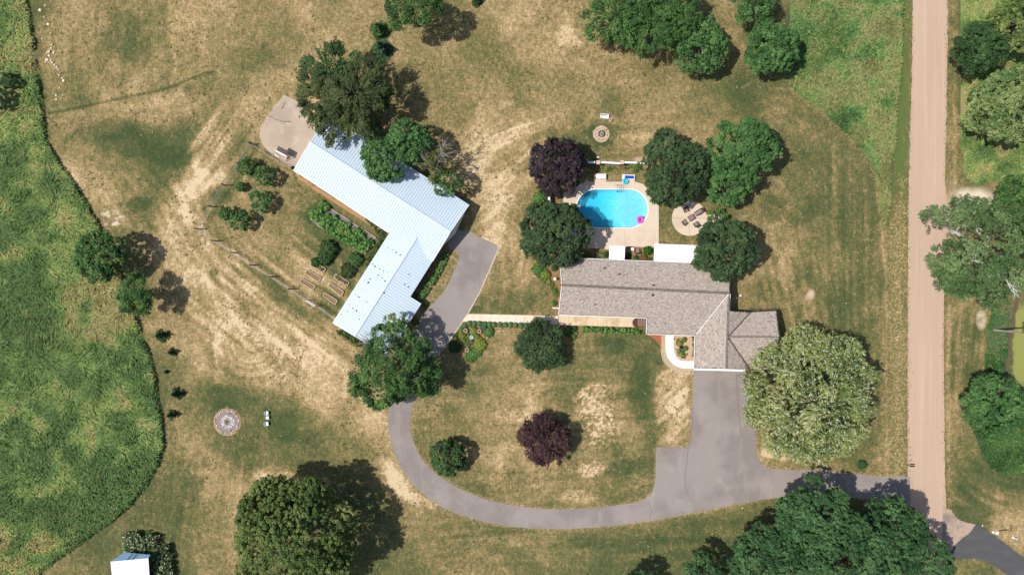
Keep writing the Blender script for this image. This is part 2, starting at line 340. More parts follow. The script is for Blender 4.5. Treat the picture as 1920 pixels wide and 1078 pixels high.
for b in [(190, 250, 80, 24, -12, -1.8), (270, 270, 100, 40, 5, -2.0), (310, 315, 55, 36, -20, -1.8), (345, 235, 32, 30, 0, -1.6), (250, 100, 40, 30, 0, -1.2), (150, 190, 50, 14, -8, -1.4), (470, 105, 60, 36, 0, -1.2), (380, 160, 50, 20, -20, -1.0), (130, 330, 30, 50, -30, 1.0), (190, 190, 20, 14, 0, 1.2), (300, 190, 60, 14, -10, 1.0), (265, 383, 28, 18, 0, -3), (370, 385, 16, 20, 30, -2.5), (225, 60, 40, 45, 0, -1.5),
          (400, 512, 10, 6, 0, -3), (440, 830, 45, 45, 40, -1.6), (440, 750, 60, 40, 0, -1.6), (545, 800, 60, 40, 30, -1.8), (575, 775, 40, 20, 30, -1.3),
          (450, 650, 40, 120, -50, 1.2), (560, 640, 120, 50, 35, 1.0), (640, 700, 90, 55, 30, 1.2), (690, 780, 40, 40, 30, 1.0), (745, 900, 18, 55, -38, 3.2), (780, 935, 50, 12, 20, 2.4), (545, 895, 70, 12, 5, 2.6),
          (330, 440, 40, 100, 0, 1.6), (350, 360, 50, 70, 25, 1.8), (1128, 252, 26, 26, 0, -1.8), (1070, 280, 60, 30, 30, -1.8), (1150, 200, 30, 30, 0, -1.2),
          (1115, 755, 34, 26, 30, 1.0), (1125, 790, 26, 34, 0, .8), (1110, 880, 28, 14, -20, 1.8), (1135, 745, 22, 26, 0, -1), (1160, 650, 18, 16, 0, -2.4), (1130, 640, 16, 9, 0, -2.2),
          (1200, 720, 22, 90, 0, -1.8), (1262, 750, 34, 90, 0, 1.7), (1165, 880, 30, 22, 0, -1.8), (1080, 930, 45, 14, 5, 2.2), (1000, 790, 22, 60, 0, 1.5),
          (1510, 550, 26, 22, 0, 2.0), (1512, 590, 12, 40, 10, 1.5), (1470, 500, 26, 40, 0, 1.8), (1450, 390, 30, 26, 0, -1.8), (1500, 410, 50, 18, -20, -1.2),
          (1065, 70, 30, 20, 20, 2.0), (905, 270, 40, 110, 20, 1.8), (930, 420, 30, 70, 20, 1.6), (600, 200, 40, 20, 20, 1.5), (1390, 180, 50, 30, 20, -1.3),
          (880, 580, 40, 8, 0, -2.5), (960, 560, 60, 25, 0, -1.6), (1000, 660, 40, 30, 0, 0.4), (1185, 1010, 90, 18, 0, -1.0), (1280, 1000, 120, 24, -10, -1.4),
          (1450, 850, 36, 18, 10, 2.6), (1560, 872, 60, 10, 5, 1.0), (1260, 630, 20, 40, 0, 0), (640, 440, 90, 30, 32, -2.0), (600, 400, 30, 26, 0, -2.2), (590, 590, 60, 25, 35, -1.0), (610, 540, 40, 40, 0, 1.2)]:
    blob(*b[:6], seed=int(b[0]) % 17)
# dry straw line along the drive edges and the ditch line in the upper-left field
dd = pdist(PX, PY, DRIVE); D += 2.2 * np.clip(1 - dd / 4.5, 0, 1)
ln = smooth([(92, 212), (140, 204), (190, 193), (240, 182), (290, 172), (330, 160), (370, 143), (405, 134)], 5, False)
dl = pdist(PX, PY, ln, False); D -= 3.6 * np.clip(1.25 - dl / (2.0 + 2.2 * vnoise(X * .4, Y * .4, 77)), 0, 1)
for f_ in ([(378, 428), (440, 474), (510, 520), (580, 565), (650, 612)], [(372, 430), (400, 385), (436, 335), (470, 282)]):
    df = pdist(PX, PY, f_, False); D += 1.0 * np.clip(1.2 - df / 3.0, 0, 1) - .9 * np.clip(1 - np.abs(df - 9) / 7, 0, 1)
for tr in ([(870, 310), (900, 270), (950, 245), (1000, 230), (1045, 215)], [(880, 330), (915, 290), (965, 262), (1010, 248)], [(405, 660), (412, 620), (440, 600)], [(408, 690), (402, 640), (425, 600)],
           [(1640, 340), (1652, 420), (1660, 520), (1662, 700), (1664, 890)]):
    dt = pdist(PX, PY, smooth(tr, 4, False), False); D += 1.5 * np.clip(1.3 - dt / 2.6, 0, 1)
# bright speckled patches
rect = np.clip(np.minimum(np.minimum(PX - 1229, 1294 - PX) / 3, np.minimum(PY - 690, 838 - PY) / 8), 0, 1)
D += rect * (1.1 + 2.6 * (np.clip((vnoise((X * .74 + Y * .67) / 4, (-X * .67 + Y * .74) / .62, 88) - .5) * 2 + .5, 0, 1) - .5))
sp = np.clip(win(1120, 780, 46, 80) + win(1110, 880, 30, 22) + win(1105, 745, 40, 26), 0, 1); D += sp * np.where(vnoise(X * 3.1, Y * 3.1, 5) > .62, 2.8, -.7)
# road verge strips
vs_ = np.clip(1 - np.abs(PX - 1684) / 14, 0, 1) * np.clip((PY - 300) / 150, 0, 1); D += vs_ * (2.2 + 3.2 * (vnoise(X * 3.2, Y * 1.2, 91) - .5))
vs2 = np.clip(1 - np.abs(PX - 1789) / 9, 0, 1) * (PY < 345); D += vs2 * (3.0 * vnoise(X * 2.5, Y * .8, 92) + .6)
vs3 = np.clip(1 - np.abs(PX - 1779) / 6, 0, 1); D += vs3 * (2.5 * vnoise(X * 3, Y * 1.5, 93))
gs = np.clip(1.5 - np.abs(PX - 1688) / 16, 0, 1) * np.clip((420 - PY) / 120, 0, 1); D += gs * (3.0 - D + 1.6 * vnoise(X * 1.5, Y * .3, 94))
D = np.clip(D, 0, 10.5)
OV = np.zeros(X.shape + (4,))
def over(mask, c, soft=None):
    a = mask if soft is None else mask * soft
    OV[..., :3] = np.where(a[..., None] > OV[..., 3:4], c, OV[..., :3]); OV[..., 3] = np.maximum(OV[..., 3], a)
nz = fbm(X * .9, Y * .9, 55, 3)
over(np.clip((PX - 1898 + (PY - 640) * .06) / 5 + (nz - .5) * 2, 0, 1) * np.clip((PY - 560) / 25, 0, 1) * np.clip((735 - PY) / 25, 0, 1) * .9, alb(160, 163, 92))
over(np.clip(gs * (.5 + nz * .8), 0, 1) * .85, alb(98, 120, 64))
dk = pdist(PX, PY, [(1908, 560), (1896, 620), (1888, 680), (1880, 715), (1872, 735)], False); over(np.clip(1.5 - dk / 4.5 + (nz - .5), 0, 1) * .85, alb(108, 92, 78))
over(win(1822, 372, 52, 24, .5) * np.clip(.4 + nz, 0, 1), alb(240, 222, 196)); over(win(1790, 400, 20, 60, .5) * .7, alb(216, 190, 162))
over(win(1840, 600, 12, 22, .5) * np.clip(nz * 1.6, 0, 1), alb(232, 214, 184))
over(np.clip((fbm(X * 1.5, Y * 1.5, 66, 2) - .52) * 8, 0, 1) * win(210, 408, 26, 22), alb(225, 205, 180))
over(win(1198, 300, 16, 8, .6) * .8, alb(214, 184, 158)); over(win(1521, 552, 10, 12, .6) * nz * 1.5, alb(228, 206, 176))
over(win(1903, 813, 26, 9, .4) * .9, alb(220, 188, 168))
for cx_, cy_, rr in ((426, 791, 26),): over(np.clip((rr - np.hypot(PX - cx_, PY - cy_)) / 2 + .5, 0, 1) * .9, alb(206, 176, 126))
hole = pip(PX, PY, [(1078, 352), (1218, 352), (1218, 430), (1078, 430)])
ny, nx = X.shape
idx = np.arange(nx * ny).reshape(ny, nx)
q = np.stack([idx[:-1, :-1], idx[:-1, 1:], idx[1:, 1:], idx[1:, :-1]], -1).reshape(-1, 4)
hf = hole.ravel()[q].all(1); q = q[~hf]
me = np_mesh('ground', np.stack([X.ravel(), Y.ravel(), np.zeros(X.size)], -1), q)
a = me.attributes.new('dry', 'FLOAT', 'POINT'); a.data.foreach_set('value', (D.ravel() / 10).astype(np.float32))
a = me.attributes.new('ovr', 'FLOAT_COLOR', 'POINT'); a.data.foreach_set('color', OV.reshape(-1).astype(np.float32))
def ground_mat():
    m = bpy.data.materials.new('dry_lawn'); m.use_nodes = True; nt = m.node_tree; N = nt.nodes; L = nt.links
    b = N['Principled BSDF']; b.inputs['Roughness'].default_value = .95; b.inputs['Specular IOR Level'].default_value = .1
    tc = N.new('ShaderNodeTexCoord'); at_ = N.new('ShaderNodeAttribute'); at_.attribute_name = 'dry'; cur = at_.outputs['Fac']
    for s, amp, st, ro in ((1.3, .22, (1, 1, 1), 0), (3.0, .34, (1, .45, 1), .7), (3.4, .34, (.45, 1, 1), .25), (6.5, .46, (1, 1, 1), 0)):
        mp = N.new('ShaderNodeMapping'); mp.inputs['Scale'].default_value = st; mp.inputs['Rotation'].default_value = (0, 0, ro); L.new(tc.outputs['Object'], mp.inputs[0])
        n = N.new('ShaderNodeTexNoise'); n.inputs['Scale'].default_value = s; n.inputs['Detail'].default_value = 2; L.new(mp.outputs[0], n.inputs['Vector'])
        ma = N.new('ShaderNodeMath'); ma.operation = 'MULTIPLY_ADD'; ma.inputs[1].default_value = amp * 1.5; L.new(n.outputs[0], ma.inputs[0])
        sb = N.new('ShaderNodeMath'); sb.operation = 'SUBTRACT'; L.new(cur, sb.inputs[0]); sb.inputs[1].default_value = amp * .75; L.new(sb.outputs[0], ma.inputs[2]); cur = ma.outputs[0]
    cr = N.new('ShaderNodeValToRGB'); e = cr.color_ramp.elements
    stops = [(0, (66, 81, 50)), (.2, (83, 93, 57)), (.35, (101, 102, 64)), (.45, (117, 112, 72)), (.55, (137, 122, 82)), (.65, (156, 136, 95)), (.75, (173, 149, 107)), (.86, (190, 165, 124)), (1, (222, 198, 160))]
    while len(e) < len(stops): e.new(.5)
    for el, (p, c) in zip(e, stops): el.position = p; el.color = (*alb(*c, .86), 1)
    L.new(cur, cr.inputs[0])
    ov = N.new('ShaderNodeAttribute'); ov.attribute_name = 'ovr'; mx = N.new('ShaderNodeMix'); mx.data_type = 'RGBA'
    L.new(ov.outputs['Alpha'], mx.inputs[0]); L.new(cr.outputs[0], mx.inputs[6]); L.new(ov.outputs['Color'], mx.inputs[7])
    L.new(mx.outputs[2], b.inputs['Base Color'])
    n = N.new('ShaderNodeTexNoise'); n.inputs['Scale'].default_value = 5; n.inputs['Detail'].default_value = 5; L.new(tc.outputs['Object'], n.inputs['Vector'])
    bp = N.new('ShaderNodeBump'); bp.inputs['Strength'].default_value = .7; bp.inputs['Distance'].default_value = .08; L.new(n.outputs[0], bp.inputs['Height']); L.new(bp.outputs[0], b.inputs['Normal'])
    return m
g = link('ground', me, ground_mat()); g['kind'] = 'structure'

def slab(name, poly, z1, m, z0=-.05, kind='structure', parent=None, jit=0, seed=1):
    if jit: poly = rough(poly, jit, 7, seed)
    pts = [at(p[0], p[1], 0) for p in poly]; out = []
    for p in pts:
        if not out or (p - out[-1]).length > .01: out.append(p)
    if (out[0] - out[-1]).length < .01: out.pop()
    bm = bmesh.new(); vs_ = [bm.verts.new((p.x, p.y, z1)) for p in out]; f = bm.faces.new(vs_)
    bm.normal_update()
    if f.normal.z < 0: f.normal_flip()
    r = bmesh.ops.extrude_face_region(bm, geom=[f]); newv = [v for v in r['geom'] if isinstance(v, bmesh.types.BMVert)]
    for v in newv: v.co.z = z0
    bmesh.ops.recalc_face_normals(bm, faces=bm.faces)
    bmesh.ops.triangulate(bm, faces=[f for f in bm.faces if len(f.verts) > 4])
    me = bpy.data.meshes.new(name); bm.to_mesh(me); bm.free(); o = link(name, me, m, parent)
    if kind and parent is None: o['kind'] = kind
    return o
slab('road', ROAD, .035, M_GRAV, jit=.55, seed=3)
slab('driveway', DRIVE, .045, M_ASPH, jit=.35, seed=4)
slab('driveway_across_road', DRIVE2, .030, M_ASPH2, jit=.6, seed=5)
slab('road_apron', [(1766, 945), (1775, 952), (1800, 974), (1830, 983), (1815, 1000), (1800, 1012), (1785, 1030), (1766, 1050)], .041, mat('gravel_on_asphalt', alb(196, 170, 150), .95, [dict(c=alb(140, 130, 122), s=.5, lo=.4, hi=.65, a=.8)]), jit=1.2, seed=6)
slab('concrete_pad', PADP, .05, M_PAD, jit=.6, seed=7)
crack = MB()
for pl in ([(502, 217), (515, 223), (530, 228), (545, 229)], [(585, 240), (595, 252), (598, 262)], [(535, 192), (528, 205)]):
    crack.tube([at(x, y, .05) for x, y in rough(pl + pl[::-1], .8, 4, 9)[:len(pl) * 3]], .06, 4)
crack.build('joint_weeds', mat('joint_weeds', alb(130, 122, 70), .9))['kind'] = 'stuff'
# deck with the pool cut out
def deck():
    bm = bmesh.new(); zs = .06
    loops = []
    for poly in (DECK, POOL):
        vv = [bm.verts.new(at(p[0], p[1]) + Vector((0, 0, zs))) for p in poly]
        loops += [bm.edges.new((vv[i], vv[(i + 1) % len(vv)])) for i in range(len(vv))]
    bmesh.ops.triangle_fill(bm, use_beauty=True, edges=loops)
    r = bmesh.ops.extrude_face_region(bm, geom=list(bm.faces))
    for v in r['geom']:
        if isinstance(v, bmesh.types.BMVert): v.co.z = -.1
    bmesh.ops.recalc_face_normals(bm, faces=bm.faces)
    me = bpy.data.meshes.new('pool_deck'); bm.to_mesh(me); bm.free(); return link('pool_deck', me, M_CONC)
deck()['kind'] = 'structure'
# seams in the deck are shallow dark strips of joint filler
MJ = mat('joint_filler', alb(190, 168, 142), .95)
jm = MB()
for a_, b_ in (((1171, 428), (1171, 462)), ((1114, 462), (1234, 462)), ((1215, 385), (1234, 385)), ((1127, 341), (1127, 355)), ((1060, 392), (1080, 392)), ((1190, 341), (1190, 356))):
    A, B = at(*a_, .062), at(*b_, .062); d = B - A; jm.box((A + B) / 2, (d.length, .04, .008), math.atan2(d.y, d.x))
jm.build('deck_joint', MJ)['kind'] = 'structure'

# ---------------------------------------------------------------- swimming pool
pool_o = thing('swimming_pool', 'oval swimming pool with turquoise water, deep blue at its left end', 'swimming pool', at(1148, 391))
pp = [at(*p) for p in POOL]; pc = at(1148, 391)
def pool_floor(x):
    t = (x - at(1081, 0).x) / (at(1214, 0).x - at(1081, 0).x)
    return -2.7 + 1.75 * min(1, max(0, (t - .28) / .33)) ** 1.2
bm = bmesh.new(); n = len(pp); rings = []
for k, (f, z) in enumerate([(1.0, .058), (1.0, -.4), (.999, None), (.9, None), (.7, None), (.45, None), (.2, None), (.02, None)]):
    ring = []
    for p in pp:
        q_ = (p - pc) * f; x = p.x * f + pc.x * (1 - f); zz = z if z is not None else pool_floor(x) + (.25 if f > .95 else 0)
        ring.append(bm.verts.new((q_.x, q_.y, zz)))
    rings.append(ring)
for a_, b_ in zip(rings, rings[1:]):
    for i in range(n): bm.faces.new((a_[i], a_[(i + 1) % n], b_[(i + 1) % n], b_[i]))
bm.faces.new(rings[-1]); bmesh.ops.recalc_face_normals(bm, faces=bm.faces)
for f in bm.faces: f.normal_flip()
me = bpy.data.meshes.new('basin'); bm.to_mesh(me); bm.free()
link('basin', me, mat('pool_liner', (.82, .93, .97), .6, [dict(c=(.70, .9, .96), s=.8, lo=.4, hi=.7, a=.5)]), pool_o)
mb = MB()
for i in range(n):
    p, q_ = pp[i] - pc, pp[(i + 1) % n] - pc; u = p.normalized() * .2; v_ = q_.normalized() * .2
    mb.add([p * 1.0 + Vector((0, 0, .07)), q_ + Vector((0, 0, .07)), q_ + v_ + Vector((0, 0, .07)), p + u + Vector((0, 0, .07)),
            p - u * .15 + Vector((0, 0, .04)), q_ - v_ * .15 + Vector((0, 0, .04))], [(0, 1, 2, 3), (0, 4, 5, 1)])
mb.build('coping', mat('white_coping', (.8, .78, .74), .6), pool_o)
def water_mats():
    m = bpy.data.materials.new('pool_water'); m.use_nodes = True; nt = m.node_tree; N = nt.nodes; L = nt.links
    N.remove(N['Principled BSDF']); out = N['Material Output']
    tr = N.new('ShaderNodeBsdfTransparent'); gl = N.new('ShaderNodeBsdfGlossy'); gl.inputs['Roughness'].default_value = .03
    fr = N.new('ShaderNodeFresnel'); fr.inputs[0].default_value = 1.33
    tc = N.new('ShaderNodeTexCoord'); nz = N.new('ShaderNodeTexNoise'); nz.inputs['Scale'].default_value = 1.6; nz.inputs['Detail'].default_value = 4
    wv = N.new('ShaderNodeTexNoise'); wv.inputs['Scale'].default_value = 1.1; wv.inputs['Detail'].default_value = 3; wv.inputs['Distortion'].default_value = 2.5
    L.new(tc.outputs['Object'], nz.inputs['Vector']); L.new(tc.outputs['Object'], wv.inputs['Vector'])
    bp = N.new('ShaderNodeBump'); bp.inputs['Strength'].default_value = .6; bp.inputs['Distance'].default_value = .05; L.new(nz.outputs[0], bp.inputs['Height'])
    L.new(bp.outputs[0], gl.inputs['Normal']); L.new(bp.outputs[0], fr.inputs['Normal'])
    # blue diffuse, weighted by ripple noise, paints in caustic ripples and reflected sky
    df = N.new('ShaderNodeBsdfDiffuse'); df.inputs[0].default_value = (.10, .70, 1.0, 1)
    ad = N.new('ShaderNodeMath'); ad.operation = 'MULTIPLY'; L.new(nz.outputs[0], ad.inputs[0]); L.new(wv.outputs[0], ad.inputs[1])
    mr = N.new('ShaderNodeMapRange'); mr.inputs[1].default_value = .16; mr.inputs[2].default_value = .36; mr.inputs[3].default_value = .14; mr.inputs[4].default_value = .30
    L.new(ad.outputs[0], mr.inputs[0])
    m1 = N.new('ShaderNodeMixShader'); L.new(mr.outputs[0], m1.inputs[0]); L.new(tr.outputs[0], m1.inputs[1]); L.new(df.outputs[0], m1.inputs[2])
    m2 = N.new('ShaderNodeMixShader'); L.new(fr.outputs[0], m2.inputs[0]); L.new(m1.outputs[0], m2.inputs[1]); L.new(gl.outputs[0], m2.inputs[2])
    L.new(m2.outputs[0], out.inputs['Surface'])
    va = N.new('ShaderNodeVolumeAbsorption'); va.inputs[0].default_value = (.02, .87, .965, 1); va.inputs[1].default_value = .62
    L.new(va.outputs[0], out.inputs['Volume'])
    return m
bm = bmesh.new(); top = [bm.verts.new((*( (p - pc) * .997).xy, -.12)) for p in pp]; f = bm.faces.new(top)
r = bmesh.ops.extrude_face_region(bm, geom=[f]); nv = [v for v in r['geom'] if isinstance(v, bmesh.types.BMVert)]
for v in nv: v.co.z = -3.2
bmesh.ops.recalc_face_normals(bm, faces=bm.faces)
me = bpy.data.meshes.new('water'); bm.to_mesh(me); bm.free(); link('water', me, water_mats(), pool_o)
M_STEEL = mat('steel_rail', (.35, .35, .36), .3, metal=.8, spec=.5)
mb = MB()
for k in (0, 1):
    x = at(1156 + 7 * k, 0).x - pc.x; y0 = at(0, 355.5).y - pc.y
    mb.tube([(x, y0 + .75, .06), (x, y0 + .72, .7), (x, y0 + .5, .92), (x + .1, y0 + .1, .88), (x + .1, y0 - .25, .5), (x + .1, y0 - .28, -1.0)], .035, 6)
for z in (-.3, -.6): mb.tube([(at(1156, 0).x - pc.x, y0 - .27, z), (at(1163, 0).x - pc.x, y0 - .27, z)], .04, 5)
mb.build('ladder', M_STEEL, pool_o)
mb = MB(); mb.box((0, 0, .55), (2.2, .42, .06)); mb.box((-.75, 0, .28), (.45, .36, .5)); mb.build('diving_board', mat('white_plastic', (.8, .8, .8), .4), pool_o, bevel=.015).location = at(1075.5, 388.5) - pc
mb = MB(); mb.lathe([(0, .0), (.11, .0), (.12, .03), (0, .04)], 12); mb.build('skimmer_lid', MATS['white_plastic'], pool_o).location = at(1147, 351, .062) - pc

# ---------------------------------------------------------------- tall grass: a mat of lodged blades over an uneven base
def meadow(name, poly, nblade, hmax, cols, seed, dens=None, wid=.1, ln=.9, leafy=None):
    rg = np.random.default_rng(seed)
    P = [tuple(at(*p))[:2] for p in poly]
    xs = np.array([p[0] for p in P]); ys = np.array([p[1] for p in P])
    x0, x1 = max(xs.min(), -92), min(xs.max(), 95); y0, y1 = max(ys.min(), -54), min(ys.max(), 54)
    # base
    st = .5; gx = np.arange(x0, x1, st); gy = np.arange(y0, y1, st); X, Y = np.meshgrid(gx, gy)
    ins = pip(X, Y, P); dd = pdist(X, Y, P) * np.where(ins, 1, -1)
    Z = hmax * np.clip(dd / .45, 0, 1) * (.45 + .5 * fbm(X * .5, Y * .5, seed, 3)) * .8
    ny, nx = X.shape; idx = np.arange(nx * ny).reshape(ny, nx)
    q = np.stack([idx[:-1, :-1], idx[:-1, 1:], idx[1:, 1:], idx[1:, :-1]], -1).reshape(-1, 4)
    q = q[(dd.ravel()[q] > -.35).all(1)]
    def colour(x, y, n):
        a = fbm(x * .06, y * .06, seed + 1, 4); b = fbm(x * .35, y * .35, seed + 2, 3); t = np.clip((a - .5) * 3.0 + (b - .5) * 2.6 + .5 + rg.normal(0, .1, n), 0, .999) * (len(cols) - 1)
        i = t.astype(int); f = (t - i)[:, None]; c = np.array(cols); return c[i] * (1 - f) + c[i + 1] * f
    bv = np.stack([X.ravel(), Y.ravel(), Z.ravel() + .01], -1); bc = colour(X.ravel(), Y.ravel(), X.size) * .75
    # blades
    px = rg.uniform(x0, x1, nblade * 4); py = rg.uniform(y0, y1, nblade * 4); k = pip(px, py, P); px, py = px[k][:nblade], py[k][:nblade]
    n = len(px); d = pdist(px, py, P)
    k = rg.uniform(size=n) > np.clip(.25 - d, 0, .25); px, py, d = px[k], py[k], d[k]; n = len(px)
    lf = np.zeros(n, bool) if leafy is None else (rg.uniform(size=n) < leafy(px, py))
    th = (fbm(px * .16, py * .16, seed + 4, 2) * 2 - 1) * 5.5 + rg.normal(0, .55, n) + .6
    L = ln * rg.uniform(.45, 1.3, n) * np.clip(.45 + d * .7, .4, 1); W = wid * rg.uniform(.6, 1.4, n)
    L = np.where(lf, L * .45, L); W = np.where(lf, W * 2.4, W)
    z0 = hmax * np.clip(d / .5 + .15, 0, 1) * (.3 + .65 * fbm(px * .5, py * .5, seed, 3)); lift = rg.uniform(.02, .30, n) * L
    dx, dy = np.cos(th), np.sin(th); sx, sy = -dy * W / 2, dx * W / 2; tw = rg.normal(0, .45, n) * W
    b0 = np.stack([px - sx, py - sy, z0 * .5 - tw], -1); b1 = np.stack([px + sx, py + sy, z0 * .5 + tw], -1)
    mx, my = px + dx * L * .5, py + dy * L * .5; mz = z0 + lift
    m0 = np.stack([mx - sx * 1.2, my - sy * 1.2, mz - tw], -1); m1 = np.stack([mx + sx * 1.2, my + sy * 1.2, mz + tw], -1)
    t_ = np.stack([px + dx * L - sx * .25, py + dy * L - sy * .25, z0 + lift * rg.uniform(.2, 1.1, n)], -1); t2 = np.stack([px + dx * L + sx * .25, py + dy * L + sy * .25, t_[:, 2]], -1)
    V = np.stack([b0, b1, m0, m1, t_, t2], 1).reshape(-1, 3); o = np.arange(n)[:, None] * 6 + len(bv)
    Q = np.concatenate([o + np.array([0, 1, 3, 2]), o + np.array([2, 3, 5, 4])])
    c = colour(px, py, n) * rg.uniform(.78, 1.25, (n, 1)); dry = rg.uniform(size=n) < .03 + .12 * np.clip((fbm(px * .12, py * .12, seed + 9, 3) - .55) * 5, 0, 1)
    c[dry] = np.array(alb(168, 160, 104)) * rg.uniform(.7, 1.2, (int(dry.sum()), 1)); c = np.repeat(c, 6, 0)
    me = np_mesh(name, np.concatenate([bv, V]), np.concatenate([q, Q]), np.concatenate([bc, c])); ob = link(name, me, M_LEAF); ob['kind'] = 'stuff'
    return ob
GC = [alb(82, 106, 58, 1.4), alb(97, 121, 66, 1.4), alb(112, 134, 74, 1.35), alb(130, 146, 82, 1.35), alb(154, 148, 96, 1.25)]
GC2 = [alb(70, 102, 56, 1.1), alb(84, 116, 64, 1.1), alb(97, 128, 70, 1.1), alb(110, 136, 76, 1.1), alb(134, 138, 86, 1.05)]
meadow('tall_grass', MEAD_L, 125000, .95, GC, 5, wid=.11, ln=.85, leafy=lambda x, y: np.clip((-(y + 24) / 10), 0, 1) * .8)
meadow('tall_weeds', MEAD_R, 30000, .8, GC2, 6, wid=.15, ln=.8, leafy=lambda x, y: .45 + 0 * x)
meadow('roadside_undergrowth', RIGHT_GREEN, 24000, .6, [tuple(v * .9 for v in c_) for c_ in GC], 17, wid=.12, ln=.6, leafy=lambda x, y: .4 + 0 * x)
meadow('low_undergrowth', RIGHT_LOW, 6000, .9, [alb(52, 88, 44), alb(70, 110, 56), alb(90, 128, 66)], 8, wid=.12, ln=.55, leafy=lambda x, y: .8 + 0 * x)
meadow('ditch_grass', DITCH_GR, 3200, .45, [alb(54, 96, 46), alb(78, 124, 60), alb(110, 140, 90)], 9, wid=.10, ln=.5)

# sparse tufts along the drive and road edges so the edges are not knife-clean
def edge_tufts(name, lines, per, seed, cols, ln=.3, sp=.22):
    rg = np.random.default_rng(seed); pts = []
    for l in lines:
        for a_, b_ in zip(l, l[1:]):
            A, B = at(*a_), at(*b_); m = int((B - A).length * per)
            for _ in range(m):
                p = A.lerp(B, rg.uniform()); pts.append((p.x + rg.normal(0, sp), p.y + rg.normal(0, sp)))
    p = np.array(pts); n = len(p); th = rg.uniform(0, 6.28, n); L = ln * rg.uniform(.4, 1.4, n); W = .07 * rg.uniform(.6, 1.5, n)
    dx, dy = np.cos(th), np.sin(th)
    a = np.stack([p[:, 0] - dy * W, p[:, 1] + dx * W, np.full(n, .03)], -1); b = np.stack([p[:, 0] + dy * W, p[:, 1] - dx * W, np.full(n, .03)], -1)
    z = .04 + L * rg.uniform(.0, .09, n)
    c = np.stack([p[:, 0] + dx * L + dy * W * .3, p[:, 1] + dy * L - dx * W * .3, z], -1); d = np.stack([p[:, 0] + dx * L - dy * W * .3, p[:, 1] + dy * L + dx * W * .3, z], -1)
    V = np.stack([a, b, c, d], 1).reshape(-1, 3); Q = np.arange(n * 4).reshape(-1, 4)
    col = np.array(cols)[rg.integers(0, len(cols), n)] * rg.uniform(.75, 1.2, (n, 1))
    o = link(name, np_mesh(name, V, Q, np.repeat(col, 4, 0)), M_LEAF); o['kind'] = 'stuff'; return o
DRY = [alb(196, 172, 124), alb(176, 152, 104), alb(146, 134, 86), alb(160, 142, 94)]
edge_tufts('drive_edge_grass', [smooth(LOOP_O, 4, False), smooth(LOOP_I, 4, False), [(1289, 838), (1300, 690)], smooth([(1418, 822), (1419, 848), (1429, 868), (1452, 878), (1540, 881), (1620, 890), (1700, 893)], 4, False)], 14, 2, DRY)
edge_tufts('road_edge_grass', [[(1711, 0), (1706, 260), (1703, 400), (1702, 560), (1701, 700), (1702, 890)], [(1777, 0), (1774, 240), (1771, 340)], [(1769, 600), (1770, 760), (1774, 955)]], 9, 3, DRY + [alb(90, 110, 56), alb(120, 130, 76)], .22, .18)
edge_tufts('verge_straw', [[(1684, 380), (1686, 880)], [(1678, 420), (1680, 880)], [(1692, 330), (1693, 885)], [(1670, 430), (1672, 880)]], 26, 5, [alb(206, 184, 136), alb(180, 156, 106), alb(110, 122, 66), alb(140, 134, 80)], .4, .45)
edge_tufts('mown_edge_straw', [smooth([(1474, 160), (1492, 176), (1520, 198), (1560, 228), (1598, 266), (1628, 304), (1642, 340), (1648, 400)], 4, False)], 16, 6, DRY, .3, .2)

